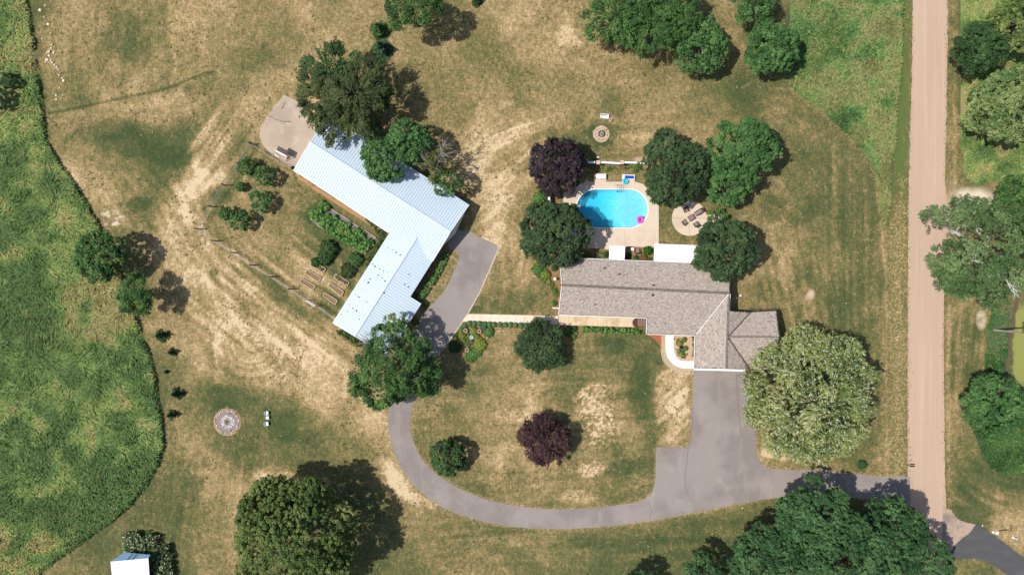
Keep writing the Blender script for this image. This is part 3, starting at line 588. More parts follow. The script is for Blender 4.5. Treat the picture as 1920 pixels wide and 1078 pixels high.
# ---------------------------------------------------------------- trees
def leaf_mesh(name, P, Nn, T, sz, asp, col, lay=None):
    n = len(P); Nn = Nn / (np.linalg.norm(Nn, axis=1, keepdims=True) + 1e-9)
    T = T - Nn * (T * Nn).sum(1, keepdims=True); T /= (np.linalg.norm(T, axis=1, keepdims=True) + 1e-9); B = np.cross(Nn, T)
    s = sz[:, None]; w_ = s * asp
    V = np.stack([P - T * s * .5, P + B * w_ * .5 + T * s * .05, P + T * s * .5, P - B * w_ * .5 + T * s * .05], 1).reshape(-1, 3)
    return np_mesh(name, V, np.arange(n * 4).reshape(-1, 4), np.repeat(col, 4, 0))
def unit(v): return v / (np.linalg.norm(v, axis=1, keepdims=True) + 1e-9)
def crown_data(seed, R, zc, up, dn, style, cols, dens=130, aspect=(1, 1), open_=0.0, pal_w=False):
    """leaf clumps on lobes spread over a squashed, irregular dome of radius R, widest at zc"""
    rg = np.random.default_rng(seed)
    st = dict(round=dict(lr=.24, cr=.42, ls=.29, asp=.75, irr=.12, lob=1.25), tight=dict(lr=.20, cr=.36, ls=.27, asp=.8, irr=.05, lob=1.6), loose=dict(lr=.27, cr=.5, ls=.27, asp=.6, irr=.22, lob=.8),
              spiky=dict(lr=.20, cr=.45, ls=.30, asp=.42, irr=.24, lob=1.1), willow=dict(lr=.22, cr=.5, ls=.44, asp=.22, irr=.08, lob=1.9), plume=dict(lr=.24, cr=.45, ls=.34, asp=.3, irr=.12, lob=1.5), fine=dict(lr=.22, cr=.32, ls=.2, asp=.6, irr=.12, lob=1.2))[style]
    nl = int(46 * st['lob'] * (1 if R > 3 else .6)); i = np.arange(nl) + .5
    zz = 1 - i / nl * 1.28; an = i * 2.39996 + rg.normal(0, .25, nl); rr = np.sqrt(np.clip(1 - zz ** 2, 0, 1))
    d = np.stack([rr * np.cos(an), rr * np.sin(an), zz], -1)
    ph = rg.uniform(0, 6.28, 4)
    irr = lambda a: 1 + st['irr'] * (np.sin(2 * a + ph[0]) * .5 + np.sin(3 * a + ph[1]) * .6 + np.sin(5 * a + ph[2]) * .5 + np.sin(8 * a + ph[3]) * .35)
    f = irr(np.arctan2(d[:, 1], d[:, 0]))
    lr = R * st['lr'] * rg.uniform(.7, 1.25, nl)
    out = (R - lr * .75)[:, None] if np.ndim(lr) else R
    sc = np.stack([aspect[0] * f, aspect[1] * f, np.where(d[:, 2] > 0, up, dn) / R], -1)
    lc = d * (R - lr * .8)[:, None] * sc * rg.uniform(.88, 1.04, (nl, 1))
    if open_: keep = rg.uniform(size=nl) > open_; lc, lr, d = lc[keep], lr[keep], d[keep]; nl = len(lc)
    Ntot = int(dens * 2 * math.pi * R * R * (aspect[0] * aspect[1])); per_c = 20
    wts = lr ** 2; cl = np.maximum(3, (wts / wts.sum() * Ntot / per_c).astype(int)); li = np.repeat(np.arange(nl), cl); m = len(li)
    cd = unit(rg.normal(size=(m, 3)) + d[li] * .9 + np.array([0, 0, .45])); cc = lc[li] + cd * (lr[li] * rg.uniform(.65, 1.05, m))[:, None] * np.array([1, 1, .8])
    cr = st['cr'] * rg.uniform(.6, 1.25, m) * (1 if R > 2.5 else .65)
    if style in ('spiky', 'willow'):
        cc += unit(cc * np.array([1, 1, .2])) * (rg.uniform(0, .5, m) * cr * 1.4)[:, None]
    ci = np.repeat(np.arange(m), per_c); n = len(ci)
    ld = unit(rg.normal(size=(n, 3)) + np.array([0, 0, .5]) + cd[ci] * .4); rad = cr[ci] * rg.uniform(.35, 1.0, n) ** .7
    P = cc[ci] + ld * rad[:, None]
    outd = unit(P * np.array([1, 1, .25]) + 1e-6)
    if style == 'spiky':
        P = cc[ci] + outd * (rg.uniform(-1, 1.2, n) * cr[ci] * 1.2)[:, None] + ld * (rad * .45)[:, None]
        T = outd + rg.normal(0, .45, (n, 3)); Nn = np.array([0, 0, 1.0]) + ld * .6
    elif style in ('willow', 'plume'):
        flow = unit(outd * .8 + rg.normal(0, .75, (m, 3))[ci] + np.array([0, 0, -.3])); P = cc[ci] + flow * (rg.uniform(-1, 1, n) * cr[ci])[:, None] + ld * (rad * .55)[:, None]
        T = flow + rg.normal(0, .28, (n, 3)); Nn = np.array([0, 0, .8]) + ld * .9
    else:
        T = rg.normal(size=(n, 3)) + outd * .3; Nn = ld * .75 + np.array([0, 0, .55]) + rg.normal(0, .28, (n, 3))
    sz = st['ls'] * rg.uniform(.6, 1.35, n) * (1 if R > 2.5 else .7)
    C0 = np.array(cols); t = np.clip(rg.normal(.5, .24, nl)[li][ci] + rg.normal(0, .16, m)[ci] + rg.normal(0, .1, n), 0, .999) * (len(C0) - 1)
    k = t.astype(int); fr = (t - k)[:, None]; col = C0[k] * (1 - fr) + C0[np.minimum(k + 1, len(C0) - 1)] * fr
    col = col * rg.uniform(.8, 1.2, (n, 1))
    if pal_w: w_ = rg.uniform(size=n) < .14; col[w_] = np.array(alb(226, 226, 202, .95)) * rg.uniform(.7, 1.1, (int(w_.sum()), 1))
    P[:, 2] += zc
    P[:, 2] = np.maximum(P[:, 2], .05)
    return P, Nn, T, sz, st['asp'], col, lc + np.array([0, 0, zc])
def trunk_mesh(name, zt, r0, tips, rg, m, parent, frac=.45):
    mb = MB(); mb.tube([(0, 0, -.1), (0, 0, .3), (rg.normal(0, .08), rg.normal(0, .08), zt * .5), (0, 0, zt)], [r0 * 1.35, r0, r0 * .8, r0 * .55], 8)
    for t in tips:
        t = Vector(t); s = Vector((0, 0, zt * rg.uniform(.45, .95))); mid = s.lerp(t, .5) + Vector((rg.normal(0, .3), rg.normal(0, .3), abs(t.z - s.z) * .12))
        mb.tube([s, mid, t], [r0 * .38, r0 * .22, r0 * .07], 5, cap=False)
    return mb.build(name, m, parent, sm=True)
G = dict(
    grove=[alb(48, 80, 46), alb(66, 102, 58), alb(92, 128, 76)],
    maple=[alb(48, 68, 42), alb(66, 90, 54), alb(84, 108, 64)], bright=[alb(56, 92, 48), alb(78, 118, 62), alb(106, 144, 80)],
    mid=[alb(50, 82, 42), alb(74, 112, 54), alb(104, 138, 72)], olive=[alb(62, 76, 36), alb(92, 104, 50), alb(124, 130, 68)],
    yellowy=[alb(66, 92, 44), alb(104, 126, 62), alb(152, 160, 94)], cedar=[alb(48, 68, 38), alb(74, 90, 46), alb(104, 112, 60)],
    bluish=[alb(54, 82, 56), alb(76, 108, 70), alb(104, 134, 92)], purple=[alb(46, 37, 42), alb(62, 50, 55), alb(84, 68, 74)], redpurple=[alb(58, 38, 44), alb(80, 50, 56), alb(96, 76, 66)],
    willow=[alb(88, 110, 50), alb(130, 146, 76), alb(176, 180, 112)], grey=[alb(84, 114, 64), alb(118, 142, 82), alb(156, 170, 108)], dark=[alb(44, 70, 38), alb(62, 92, 48), alb(86, 114, 62)],
    cotton=[alb(66, 96, 54), alb(98, 126, 74), alb(136, 156, 104)])
for k_ in G: G[k_] = [tuple(min(.85, v * 1.12) for v in c_) for c_ in G[k_]]
def tree(kind, label, px, py, rpx, zc, style, pal, top=None, dens=112, dn=None, aspect=(1, 1), group=None, cat='tree', seed=None, open_=0, trunk=True, tr=None):
    seed = seed or int(px * 7 + py * 13) % 9973; rg = np.random.default_rng(seed)
    p = at(px, py, zc); R = rpx * S * (HC - zc) / HC; top = top or zc + R * .62; up = top - zc; dn = dn if dn is not None else min(zc * .8, R * .7)
    o = thing(kind, label, cat, (p.x, p.y, 0), 0, group)
    P, Nn, T, sz, asp, col, lc = crown_data(seed, R, zc, up, dn, style, [tuple(c) for c in G[pal]], dens, aspect, open_, pal == 'willow')
    link('crown', leaf_mesh('crown', P, Nn, T, sz, asp, col), M_LEAF, o)
    if trunk:
        r0 = tr or max(.06, R * .055); tips = lc[rg.choice(len(lc), min(len(lc), 14), replace=False)]
        trunk_mesh('trunk', max(zc * .95, .5), r0, tips, rg, M_BARK, o)
    return o
def conifer(label, px, py, rpx, h, pal='bluish', group=None, kind='spruce_tree'):
    z = h * .35; p = at(px, py, z); R = rpx * S * (HC - z) / HC; o = thing(kind, label, 'tree', (p.x, p.y, 0), 0, group)
    rg = np.random.default_rng(int(px * 3 + py)); n = int(1500 + 1300 * R * R); nb = max(44, int(44 * R)); bi = rg.integers(0, nb, n)
    bz = rg.uniform(.04, 1, nb) ** 1.3; ba = rg.uniform(0, 6.28, nb); L = R * (1 - bz) * rg.uniform(.8, 1.15, nb); u = rg.uniform(.1, 1, n) ** .7
    a = ba[bi] + rg.normal(0, .12, n); r = L[bi] * u; zz = bz[bi] * h - r * .22 + rg.normal(0, .06, n)
    P = np.stack([r * np.cos(a), r * np.sin(a), np.maximum(zz, .05)], -1); T = np.stack([np.cos(a + rg.normal(0, .6, n)), np.sin(a + rg.normal(0, .6, n)), rg.normal(-.1, .2, n)], -1)
    Nn = np.array([0, 0, 1.0]) + rg.normal(0, .4, (n, 3)); C0 = np.array(G[pal]); col = C0[rg.integers(0, 3, n)] * rg.uniform(.75, 1.2, (n, 1))
    link('crown', leaf_mesh('crown', P, Nn, T, rg.uniform(.2, .36, n), .35, col), M_LEAF, o)
    MB().tube([(0, 0, -.05), (0, 0, h * .9)], [R * .08 + .03, .02], 6).build('trunk', M_BARK, o); return o
def branches(o, base, tip, n, seed, r=.1, spread=.9, m=None, name='bare_limb'):
    rg = np.random.default_rng(seed); mb = MB(); base = Vector(base); tip = Vector(tip); d = tip - base; L = d.length
    mb.tube([base, base.lerp(tip, .5) + Vector((rg.normal(0, .15),) * 3), tip], [r, r * .65, r * .2], 5)
    for k in range(n):
        t = rg.uniform(.15, .95); s = base.lerp(tip, t); e = s + (d.normalized() + Vector(rg.normal(0, spread, 3))) .normalized() * L * rg.uniform(.2, .5) * (1.2 - t * .5)
        mb.tube([s, s.lerp(e, .5) + Vector(rg.normal(0, .06, 3)), e], [r * .42, r * .28, r * .08], 4, cap=False)
        for j in range(3):
            s2 = s.lerp(e, rg.uniform(.3, 1)); e2 = s2 + Vector(rg.normal(0, .5, 3)) * L * .16 + (e - s) * .25; mb.tube([s2, e2], [r * .2, r * .05], 3, cap=False)
    return mb.build(name, m or M_DEAD, o, sm=True)

# --- the trees, one by one (pixel centre of crown, crown radius in pixels, height of the widest part)
tree('maple_tree', 'dark green round maple over the left end of the pool', 1039, 440, 65, 4.8, 'round', 'maple', seed=11, dens=130)
tree('purple_maple', 'dense blackish purple round maple beside the white pool fence', 1045, 312, 53, 4.0, 'round', 'purple', seed=12, dens=130)
tree('maple_tree', 'dark green round maple right of the pool, left of a brighter one', 1263, 318, 65, 5.0, 'round', 'maple', seed=13, dens=130)
t_ = tree('leafy_tree', 'largest bright green tree north-east of the patio circle', 1394, 284, 62, 5.6, 'round', 'bright', seed=14, dens=125)
tree('leafy_tree', 'bright green tree just above the patio circle, lower than its neighbour', 1366, 346, 40, 4.4, 'round', 'bright', seed=15, dens=125)
tree('maple_tree', 'dark green maple over the north-east corner of the house roof', 1359, 468, 58, 5.0, 'round', 'maple', seed=16, dens=130)
tree('small_tree', 'small bright green bush tucked above the maple at the house corner', 1346, 412, 20, 1.6, 'round', 'bright', cat='bush', seed=17)
tree('lilac_bush', 'large round dark green bush below the concrete path', 1014, 648, 46, 2.6, 'plume', 'maple', top=4.6, dens=200, seed=18, cat='bush')
tree('round_bush', 'small round dark green bush alone inside the drive loop', 840, 857, 33, 2.6, 'tight', 'dark', top=4.8, dens=170, seed=19, cat='bush')
tree('purple_tree', 'loose red-purple plum tree in the lawn inside the drive loop', 1022, 824, 46, 2.8, 'plume', 'redpurple', seed=20, dens=190, top=5.4)
w_ = tree('willow_tree', 'huge silvery yellow-green willow beside the garage and parking area', 1516, 742, 122, 5.6, 'willow', 'willow', seed=21, dens=98, top=10.5)
# cluster west, by the barn
tree('pine_tree', 'dark blue-green tree at the top of the clump north of the barn', 624, 135, 48, 6.0, 'spiky', 'dark', seed=22, dens=130)
tree('cedar_tree', 'dark olive tree on the left side of the clump north of the barn', 604, 180, 46, 6.0, 'spiky', 'cedar', seed=23, dens=135)
tree('cedar_tree', 'broad dark olive tree in the middle of the clump north of the barn', 672, 186, 62, 6.6, 'spiky', 'cedar', seed=24, dens=135, top=11)
tree('cedar_tree', 'olive ragged tree at the lower end of the clump, over the barn roof edge', 630, 232, 34, 5.8, 'spiky', 'cedar', seed=124, dens=135)
tree('leafy_tree', 'bright green tree hanging over the barn roof, left of the pair', 724, 296, 46, 5.2, 'round', 'bright', seed=25, dens=120)
tree('leafy_tree', 'bright green tree behind the barn roof, right of the pair', 768, 266, 40, 5.6, 'round', 'bright', seed=26, dens=110)
b_ = tree('half_dead_tree', 'half dead tree with bare pale branches over the barn roof', 822, 306, 30, 5.6, 'loose', 'olive', seed=27, dens=40, open_=.6)
branches(b_, (-.6, -1.0, 3.6), (1.2, 2.6, 8.2), 34, 3, .11); branches(b_, (-.6, -1.0, 3.6), (-2.6, 1.0, 7.0), 26, 4, .09); branches(b_, (-.6, -1, 3.6), (-1.6, -2.8, 6.0), 24, 5, .08)
tree('leafy_tree', 'small bright green tree at the eaves near the east end of the barn', 838, 342, 27, 4.6, 'round', 'bright', seed=28, dens=125)
tree('leafy_tree', 'broad green tree cut by the top edge left of centre, above two spruces', 772, 16, 44, 7.4, 'loose', 'mid', seed=29, dens=120, aspect=(1.15, .9))
conifer('upper of two small blue-green spruces standing in the dry lawn', 709, 55, 21, 3.4, 'mid', 'pair of small spruces')
conifer('lower and slightly larger of two small blue-green spruces in the dry lawn', 713, 90, 23, 4.2, 'bluish', 'pair of small spruces')
conifer('tiny green spruce cut by the top edge right of the broad tree', 893, -2, 13, 2.4, 'dark')
# north row
for a in [('olive green tree at the left end of the northern row', 1150, 36, 50, 5.6, 'spiky', 'mid', 31), ('pale olive tree high in the northern row with a feathery crown', 1262, 26, 52, 6.4, 'willow', 'mid', 32),
          ('green tree in the middle of the northern row', 1218, 52, 46, 5.8, 'spiky', 'mid', 33), ('round green tree standing out at the lower end of the northern row', 1314, 88, 50, 4.6, 'round', 'bright', 34),
          ('green tree cut by the top edge, right of the northern row', 1412, 8, 38, 5.0, 'loose', 'bright', 35), ('round green tree at the corner of the weedy field', 1447, 92, 48, 4.8, 'round', 'bright', 36),
          ('tall green tree cut by the top edge behind the northern row', 1190, -18, 44, 7.0, 'loose', 'mid', 37)]:
    tree('leafy_tree', a[0], a[1], a[2], a[3], a[4], a[5], a[6], seed=a[7], dens=118, group='trees of the northern row')
# east of the road
for a in [('dark green tree left of the pale one, east of the gravel road', 1838, 92, 46, 5.4, 'round', 'dark', 41, 120, None), ('pale grey-green tree nearest the road in the north-east', 1886, 198, 70, 6.6, 'round', 'grey', 42, 105, None),
          ('yellow-green tree at the top right corner', 1908, 44, 52, 6.0, 'round', 'yellowy', 43, 110, None), ('green tree cut by the right edge below the pale one', 1915, 375, 48, 6.0, 'round', 'mid', 44, 110, None),
          ('round bright green tree beside the ditch, east of the road', 1862, 757, 56, 4.6, 'round', 'bright', 45, 120, None)]:
    tree('leafy_tree', a[0], a[1], a[2], a[3], a[4], a[5], a[6], seed=a[7], dens=a[8], group='trees east of the road')
c_ = tree('cottonwood_tree', 'huge cottonwood with white branches showing, leaning over the gravel road', 1842, 474, 104, 10.5, 'loose', 'cotton', seed=46, dens=92, top=17, group='trees east of the road')
rgc = np.random.default_rng(5); M_PALE = mat('pale_bark', (.62, .60, .55), .9)
for k in range(11):
    an = rgc.uniform(0, 6.28); r_ = rgc.uniform(3, 6.5); bx, by = r_ * math.cos(an), r_ * math.sin(an); zz = 17.3 - r_ * .5
    branches(c_, (bx * .75, by * .75, zz - .9), (bx * 1.25, by * 1.25, zz + .5), 9, 60 + k, .10, .6, m=M_PALE, name='pale_branch')
# south-east grove
for a in [('dark green tree at the top of the big grove over the drive entrance', 1526, 974, 72, 7.6, 51), ('dark green tree at the right end of the grove, shading the road', 1662, 1004, 72, 7.4, 52), ('broad dark green tree filling the middle of the grove', 1592, 1048, 92, 9.0, 53),
          ('dark green tree at the left of the grove above the bottom edge', 1440, 1046, 68, 6.8, 54), ('dark green tree at the lower right of the grove beside the asphalt turn', 1736, 1062, 52, 6.4, 55), ('dark green low tree at the far left of the grove, at the bottom edge', 1320, 1086, 44, 5.6, 56), ('tree top just peeking in at the bottom edge left of the grove', 1195, 1104, 34, 5.4, 57)]:
    tree('oak_tree', a[0], a[1], a[2], a[3], a[4], 'round', 'grove', seed=a[5], dens=118, group='grove of the south-east corner')
tree('oak_tree', 'huge yellowish green oak by the bottom edge, left of the drive loop', 548, 1014, 122, 7.4, 'round', 'yellowy', seed=61, dens=105, top=14.5)
tree('oak_tree', 'dark green tree behind the upper side of the huge yellowish oak', 508, 958, 52, 6.2, 'round', 'mid', seed=62, dens=110)
# big tree over the drive by the barn's south wing
t5 = tree('ash_tree', 'wide green ragged tree over the drive and the barn roof corner', 736, 690, 74, 6.6, 'loose', 'mid', seed=63, dens=120, top=12)
tree('ash_tree', 'thin grey-green tree top leaning over the barn roof corner', 742, 622, 34, 6.0, 'fine', 'grey', seed=64, dens=90, open_=.25)
tree('ash_tree', 'small green tree on the right of the wide ragged one, over the drive', 795, 706, 30, 5.6, 'spiky', 'mid', seed=65, dens=120)
b2 = thing('bare_sapling', 'bare grey leafless sapling top at the barn south roof corner', 'bare tree', at(706, 640, 0), 0)
branches(b2, (0, 0, 0), (-.3, .3, 6.2), 46, 8, .10, .5)
# small trees on the left
tree('hedge_tree', 'dark green tree at the meadow edge casting a long round shadow', 190, 480, 46, 5.2, 'round', 'mid', seed=71, dens=120)
tree('hedge_tree', 'yellow-green smaller tree at the meadow edge below the dark one', 255, 554, 33, 4.8, 'loose', 'mid', seed=72, dens=150)
tree('shade_bush', 'dark green bush added as shade in the tall grass near the upper left edge', 18, 152, 15, 1.6, 'round', 'dark', seed=73, dens=130, cat='bush')  # both bushes added to stand in for shade of trees out of view
tree('shade_bush', 'dark green bush added as shade, cut by the left edge in the tall grass', 2, 186, 19, 1.8, 'round', 'dark', seed=74, dens=130, cat='bush')
for i, (x, y, r, h) in enumerate([(301, 629, 14, 2.6), (322, 660, 9, 1.9), (330, 738, 13, 2.4), (321, 778, 11, 2.2), (311, 697, 4, .8)]):
    conifer(['bushy young pine, topmost of the row along the meadow', 'small young pine, second of the row along the meadow', 'young pine left of the large stone fire pit', 'lowest young pine of the row along the meadow', 'tiny seedling pine between the others in the row'][i], x, y, r, h, 'dark', 'row of young pines along the meadow', 'young_pine')
orch = [(463, 313, 21, 'upper left fruit tree inside the wire fence', 'mid'), (497, 331, 24, 'fruit tree nearest the barn end inside the wire fence', 'mid'), (489, 377, 25, 'fruit tree right of the tiny sapling inside the wire fence', 'bright'), (451, 413, 24, 'lowest fruit tree inside the wire fence', 'mid'), (425, 400, 16, 'small fruit tree at the far left inside the wire fence', 'mid'), (452, 351, 9, 'tiny sapling among the fruit trees', 'mid')]
for i, (x, y, r, l, pal) in enumerate(orch): tree('fruit_tree', l, x, y, r * .82, 1.7 if r > 12 else .8, 'round', pal, seed=80 + i, dens=150, group='fruit trees inside the wire fence', top=3.0 if r > 12 else 1.3)

# ---------------------------------------------------------------- roofs
def on_plane(x, y, A, n):
    z = A.z
    for _ in range(8):
        q = at(x, y, z); z = A.z - (n.x * (q.x - A.x) + n.y * (q.y - A.y)) / n.z
    return at(x, y, z)
def plane_obj(name, pts, m, parent, thick=.14, org=None, tri=(0, 1, 2)):
    org = org or Vector((0, 0, 0)); A, B_, C_ = [at(*pts[i]) for i in tri]; nn = (B_ - A).cross(C_ - A).normalized()
    P = [on_plane(p[0], p[1], A, nn) - org for p in pts]; n = len(P)
    if nn.z < 0: P = P[::-1]; nn = -nn
    mb = MB(); mb.add(P + [p - Vector((0, 0, thick)) for p in P], [tuple(range(n)), tuple(range(n, 2 * n))[::-1]] + [(i, n + i, n + (i + 1) % n, (i + 1) % n) for i in range(n)])
    o = mb.build(name, m, parent); return o, P, nn
def frame(P, nn):
    u = Vector((0, 0, 1)).cross(nn).normalized(); v = nn.cross(u)
    if v.z < 0: v = -v; u = -u
    O = min(P, key=lambda p: p.z); uv = [((p - O).dot(u), (p - O).dot(v)) for p in P]
    return O, u, v, uv
SH = [alb(*c, .88) for c in ((178, 165, 154), (186, 173, 162), (170, 157, 147), (156, 143, 133), (196, 183, 171), (174, 159, 147), (142, 130, 121))]
SHP = [.24, .22, .2, .1, .1, .1, .04]
def shingles(parent, P, nn, m, seed):
    rg = np.random.default_rng(seed); O, u, v, uv = frame(P, nn); ua = [p[0] for p in uv]; va = [p[1] for p in uv]
    mb = MB(); row = .15; nr = int((max(va) - min(va)) / row) + 1
    for r in range(nr):
        vv = min(va) + r * row; x = min(ua) - rg.uniform(0, .4)
        while x < max(ua):
            L = rg.uniform(.14, .34); cx, cv = x + L / 2, vv + row / 2
            if bool(pip(np.array([cx]), np.array([cv]), uv)[0]) and pdist(np.array([cx]), np.array([cv]), uv)[0] > .09:
                k = rg.choice(7, p=SHP); h = rg.uniform(.012, .03); c = tuple(np.array(SH[k]) * rg.uniform(.92, 1.08))
                q = [O + u * x + v * vv + nn * (h + .006), O + u * (x + L - .012) + v * vv + nn * (h + .006), O + u * (x + L - .012) + v * (vv + row) + nn * h * .35, O + u * x + v * (vv + row) + nn * h * .35]
                d = [O + u * x + v * vv + nn * .001, O + u * (x + L - .012) + v * vv + nn * .001]
                mb.add(q + d, [(0, 1, 2, 3), (4, 5, 1, 0)], c)
            x += L
    o = mb.build('shingles', m, parent); o['kind'] = 'stuff'; return o
def seams(parent, P, nn, m, sp=.46, direction=None, wv=.17, h=.05, name='roof_ribs'):
    O, u, v, uv = frame(P, nn); mb = MB()
    u0, u1 = min(p[0] for p in uv), max(p[0] for p in uv); x = u0 + sp * .5
    while x < u1:
        ys = []
        for i in range(len(uv)):
            (xa, ya), (xb, yb) = uv[i], uv[(i + 1) % len(uv)]
            if (xa > x) != (xb > x): ys.append(ya + (yb - ya) * (x - xa) / (xb - xa))
        ys.sort()
        for a_, b_ in zip(ys[::2], ys[1::2]):
            if b_ - a_ < .15: continue
            A, B = O + u * x + v * (a_ + .02), O + u * x + v * (b_ - .02); w2 = u * wv / 2; t = u * wv * .25; H_ = nn * h
            mb.add([A - w2 + nn * .004, A - t + H_, A + t + H_, A + w2 + nn * .004, B - w2 + nn * .004, B - t + H_, B + t + H_, B + w2 + nn * .004], [(0, 4, 5, 1), (1, 5, 6, 2), (2, 6, 7, 3), (0, 1, 2, 3), (7, 6, 5, 4)])
        x += sp
    o = mb.build(name, m, parent); o['kind'] = 'stuff'; return o
def strip(mb, a, b, wd, h, col=(1, 1, 1), lift=0):
    a, b = Vector(a), Vector(b); d = b - a; L = d.length; mid = (a + b) / 2 + Vector((0, 0, lift))
    q = d.to_track_quat('X', 'Z'); R = q.to_matrix()
    vs_ = [R @ Vector((sx * L / 2, sy * wd / 2, sz * h / 2)) + mid for sx in (-1, 1) for sy in (-1, 1) for sz in (-1, 1)]
    mb.add(vs_, [(0, 1, 3, 2), (4, 6, 7, 5), (0, 4, 5, 1), (2, 3, 7, 6), (0, 2, 6, 4), (1, 5, 7, 3)], col)

M_SH = mat('shingle_granules', (1, 1, 1), .95, [dict(c=(.25, .22, .21), s=9, lo=.52, hi=.75, a=.25)], attr='Col', bump=(22, .4, .01))
M_SHB = mat('roofing_felt', alb(128, 118, 110), .95)
M_RIDGE = mat('ridge_cap', alb(140, 130, 122), .95, [dict(c=alb(96, 88, 84), s=3, lo=.45, hi=.6, a=.6)])
M_TRIM = mat('white_trim', (.82, .82, .80), .5)
M_SIDING = mat('cream_siding', alb(214, 204, 186), .7, [dict(c=alb(190, 178, 160), s=1, st=(.05, .05, 8), lo=.5, hi=.55, a=.5)])
M_GLASS = mat('window_glass', (.03, .04, .05), .08, spec=.6)
M_DARK = mat('dark_flashing', (.03, .025, .025), .7)
# --- the house
hp = at(1205, 560, 0); house = thing('house', 'long ranch house with taupe shingle roof and an angled garage wing', 'house', hp)
RZ, EN, ES, EG = 4.75, 3.35, 3.40, 3.25
roofs = dict(north=[(1054, 534.5, RZ), (1367, 549.5, RZ), (1369, 520, 4.1), (1363, 498, EN), (1294, 493.5, EN), (1087, 484.8, EN), (1050, 484, EN)],
             south=[(1054, 534.5, RZ), (1048, 589.5, ES), (1212.5, 595.7, ES), (1212.5, 625.8, 2.75), (1304, 628.5, 2.75), (1367, 549.5, RZ)],
             west=[(1367, 549.5, RZ), (1304, 628.5, 2.75), (1301.5, 690, 2.75), (1361, 691.5, RZ - .1), (1365, 631, RZ)],
             small_n=[(1367, 549.5, RZ), (1365, 631, RZ), (1407, 585.5, 3.0), (1368, 583.5, 3.6)],
             small_s=[(1365, 631, RZ), (1361, 691.5, RZ - .1), (1405, 692.5, 3.0)],
             east_n=[(1365, 631, RZ), (1407, 585.5, 3.0), (1455, 582, 2.95), (1461, 631, RZ)],
             east_s=[(1365, 631, RZ), (1461, 631, RZ), (1452, 693, 2.95), (1405, 692.5, 3.0)])
roofs['small_n'] = [(1367, 549.5, RZ), (1365, 631, RZ), (1407, 585.5, 3.0), (1368.6, 583.4, 3.3)]
for i, (k, pts) in enumerate(roofs.items()):
    o, P, nn = plane_obj('roof', pts, M_SHB, house, .16, hp, dict(north=(0, 1, 4), west=(0, 3, 2), small_n=(0, 1, 2)).get(k, (0, 1, 2)))
    shingles(o, P, nn, M_SH, 100 + i)
mb = MB(); L3 = lambda *p: at(*p) - hp
for a_, b_ in (((1054, 534.5, RZ), (1367, 549.5, RZ)), ((1366, 560, RZ), (1361.5, 690, RZ - .08)), ((1367, 631, RZ), (1459, 631.2, RZ))): strip(mb, L3(*a_), L3(*b_), .32, .05, lift=.05)
mb.build('ridge_cap', M_RIDGE, house)
mb = MB(); strip(mb, L3(1055, 532.6, RZ), L3(1366, 547.6, RZ), .05, .1, lift=.04); strip(mb, L3(1055, 536.4, RZ), L3(1366, 551.4, RZ), .05, .1, lift=.04); mb.build('ridge_vent', M_DARK, house)
for a_, b_ in (((1365.5, 631, RZ - .02), (1407, 585.5, 3.02)), ((1365.5, 634, RZ - .04), (1405, 690, 3.04))):
    mb = MB(); strip(mb, L3(*a_), L3(*b_), .16, .06, lift=.06); mb.build('valley_flashing', mat('valley_metal', (.09, .06, .05), .6) if 'valley_metal' not in MATS else MATS['valley_metal'], house)
mb = MB(); strip(mb, L3(1366, 551, RZ), L3(1305, 627, 2.78), .11, .05, lift=.06); mb.build('valley_flashing', M_TRIM, house)
mb = MB()
for a_, b_ in (((1087, 484.3, EN), (1294, 493, EN)), ((1048, 590.3, ES), (1212, 596.5, ES)), ((1049.3, 486, EN), (1053, 533, RZ - .05)), ((1053, 536, RZ - .05), (1047.3, 589.5, ES)), ((1212, 597, 3.3), (1212, 625, 2.78)), ((1212.5, 626.5, 2.75), (1304, 629.3, 2.75)),
               ((1302.7, 630, 2.75), (1300.9, 690, 2.75)), ((1369, 551, 4.6), (1369.2, 582.6, 3.3)), ((1294, 493, EN), (1363, 497.3, EN))):
    strip(mb, L3(*a_), L3(*b_), .10, .14, lift=-.05)
mb.build('gutter', M_TRIM, house)
mb = MB(); strip(mb, L3(1301, 692, 2.72), L3(1399, 694.5, 2.72), .34, .2, lift=-.06); mb.build('fascia', M_TRIM, house)
mb = MB(); strip(mb, L3(1399, 581.5, 2.95), L3(1454, 580.6, 2.95), .1, .16); strip(mb, L3(1456, 582, 3.0), L3(1462, 630.5, 4.7), .1, .16); strip(mb, L3(1462, 631.5, 4.7), L3(1453.6, 693, 3.0), .1, .16); mb.build('eave_board', M_DARK, house)
for i, (x, y, z, r, h) in enumerate([(1161, 514, 4.1, .13, .18), (1115.3, 571, 3.85, .13, .18), (1225, 535, 4.6, .12, .3), (1224, 553.5, 4.6, .12, .28), (1133, 503, 3.8, .14, .3)]):
    mb = MB(); mb.lathe([(r * 1.6, -.08), (r, .0), (r, h), (0, h + .03)], 10, L3(x, y, z)); mb.build('roof_vent', M_DARK, house)
def wall_prism(name, poly, z0, z1, m, parent, org):
    P = [at(x, y, 0) - org for x, y in poly]; mb = MB(); mb.prism([(p.x, p.y) for p in P], z0, z1); o = mb.build(name, m, parent); return o
wall_prism('wall', [(1056, 494), (1358, 506), (1358, 578), (1056, 578)], 0, 3.15, M_SIDING, house, hp)
wall_prism('front_wall', [(1212, 578.6), (1303, 578.6), (1303, 609), (1212, 609)], 0, 2.6, M_SIDING, house, hp)
wall_prism('garage_wall', [(1304, 600), (1392, 590), (1392, 682), (1304, 680)], 0, 2.55, M_SIDING, house, hp)
wall_prism('wing_wall', [(1392.5, 588), (1438, 586), (1441, 630), (1436, 682), (1392.5, 682)], 0, 2.75, M_SIDING, house, hp)
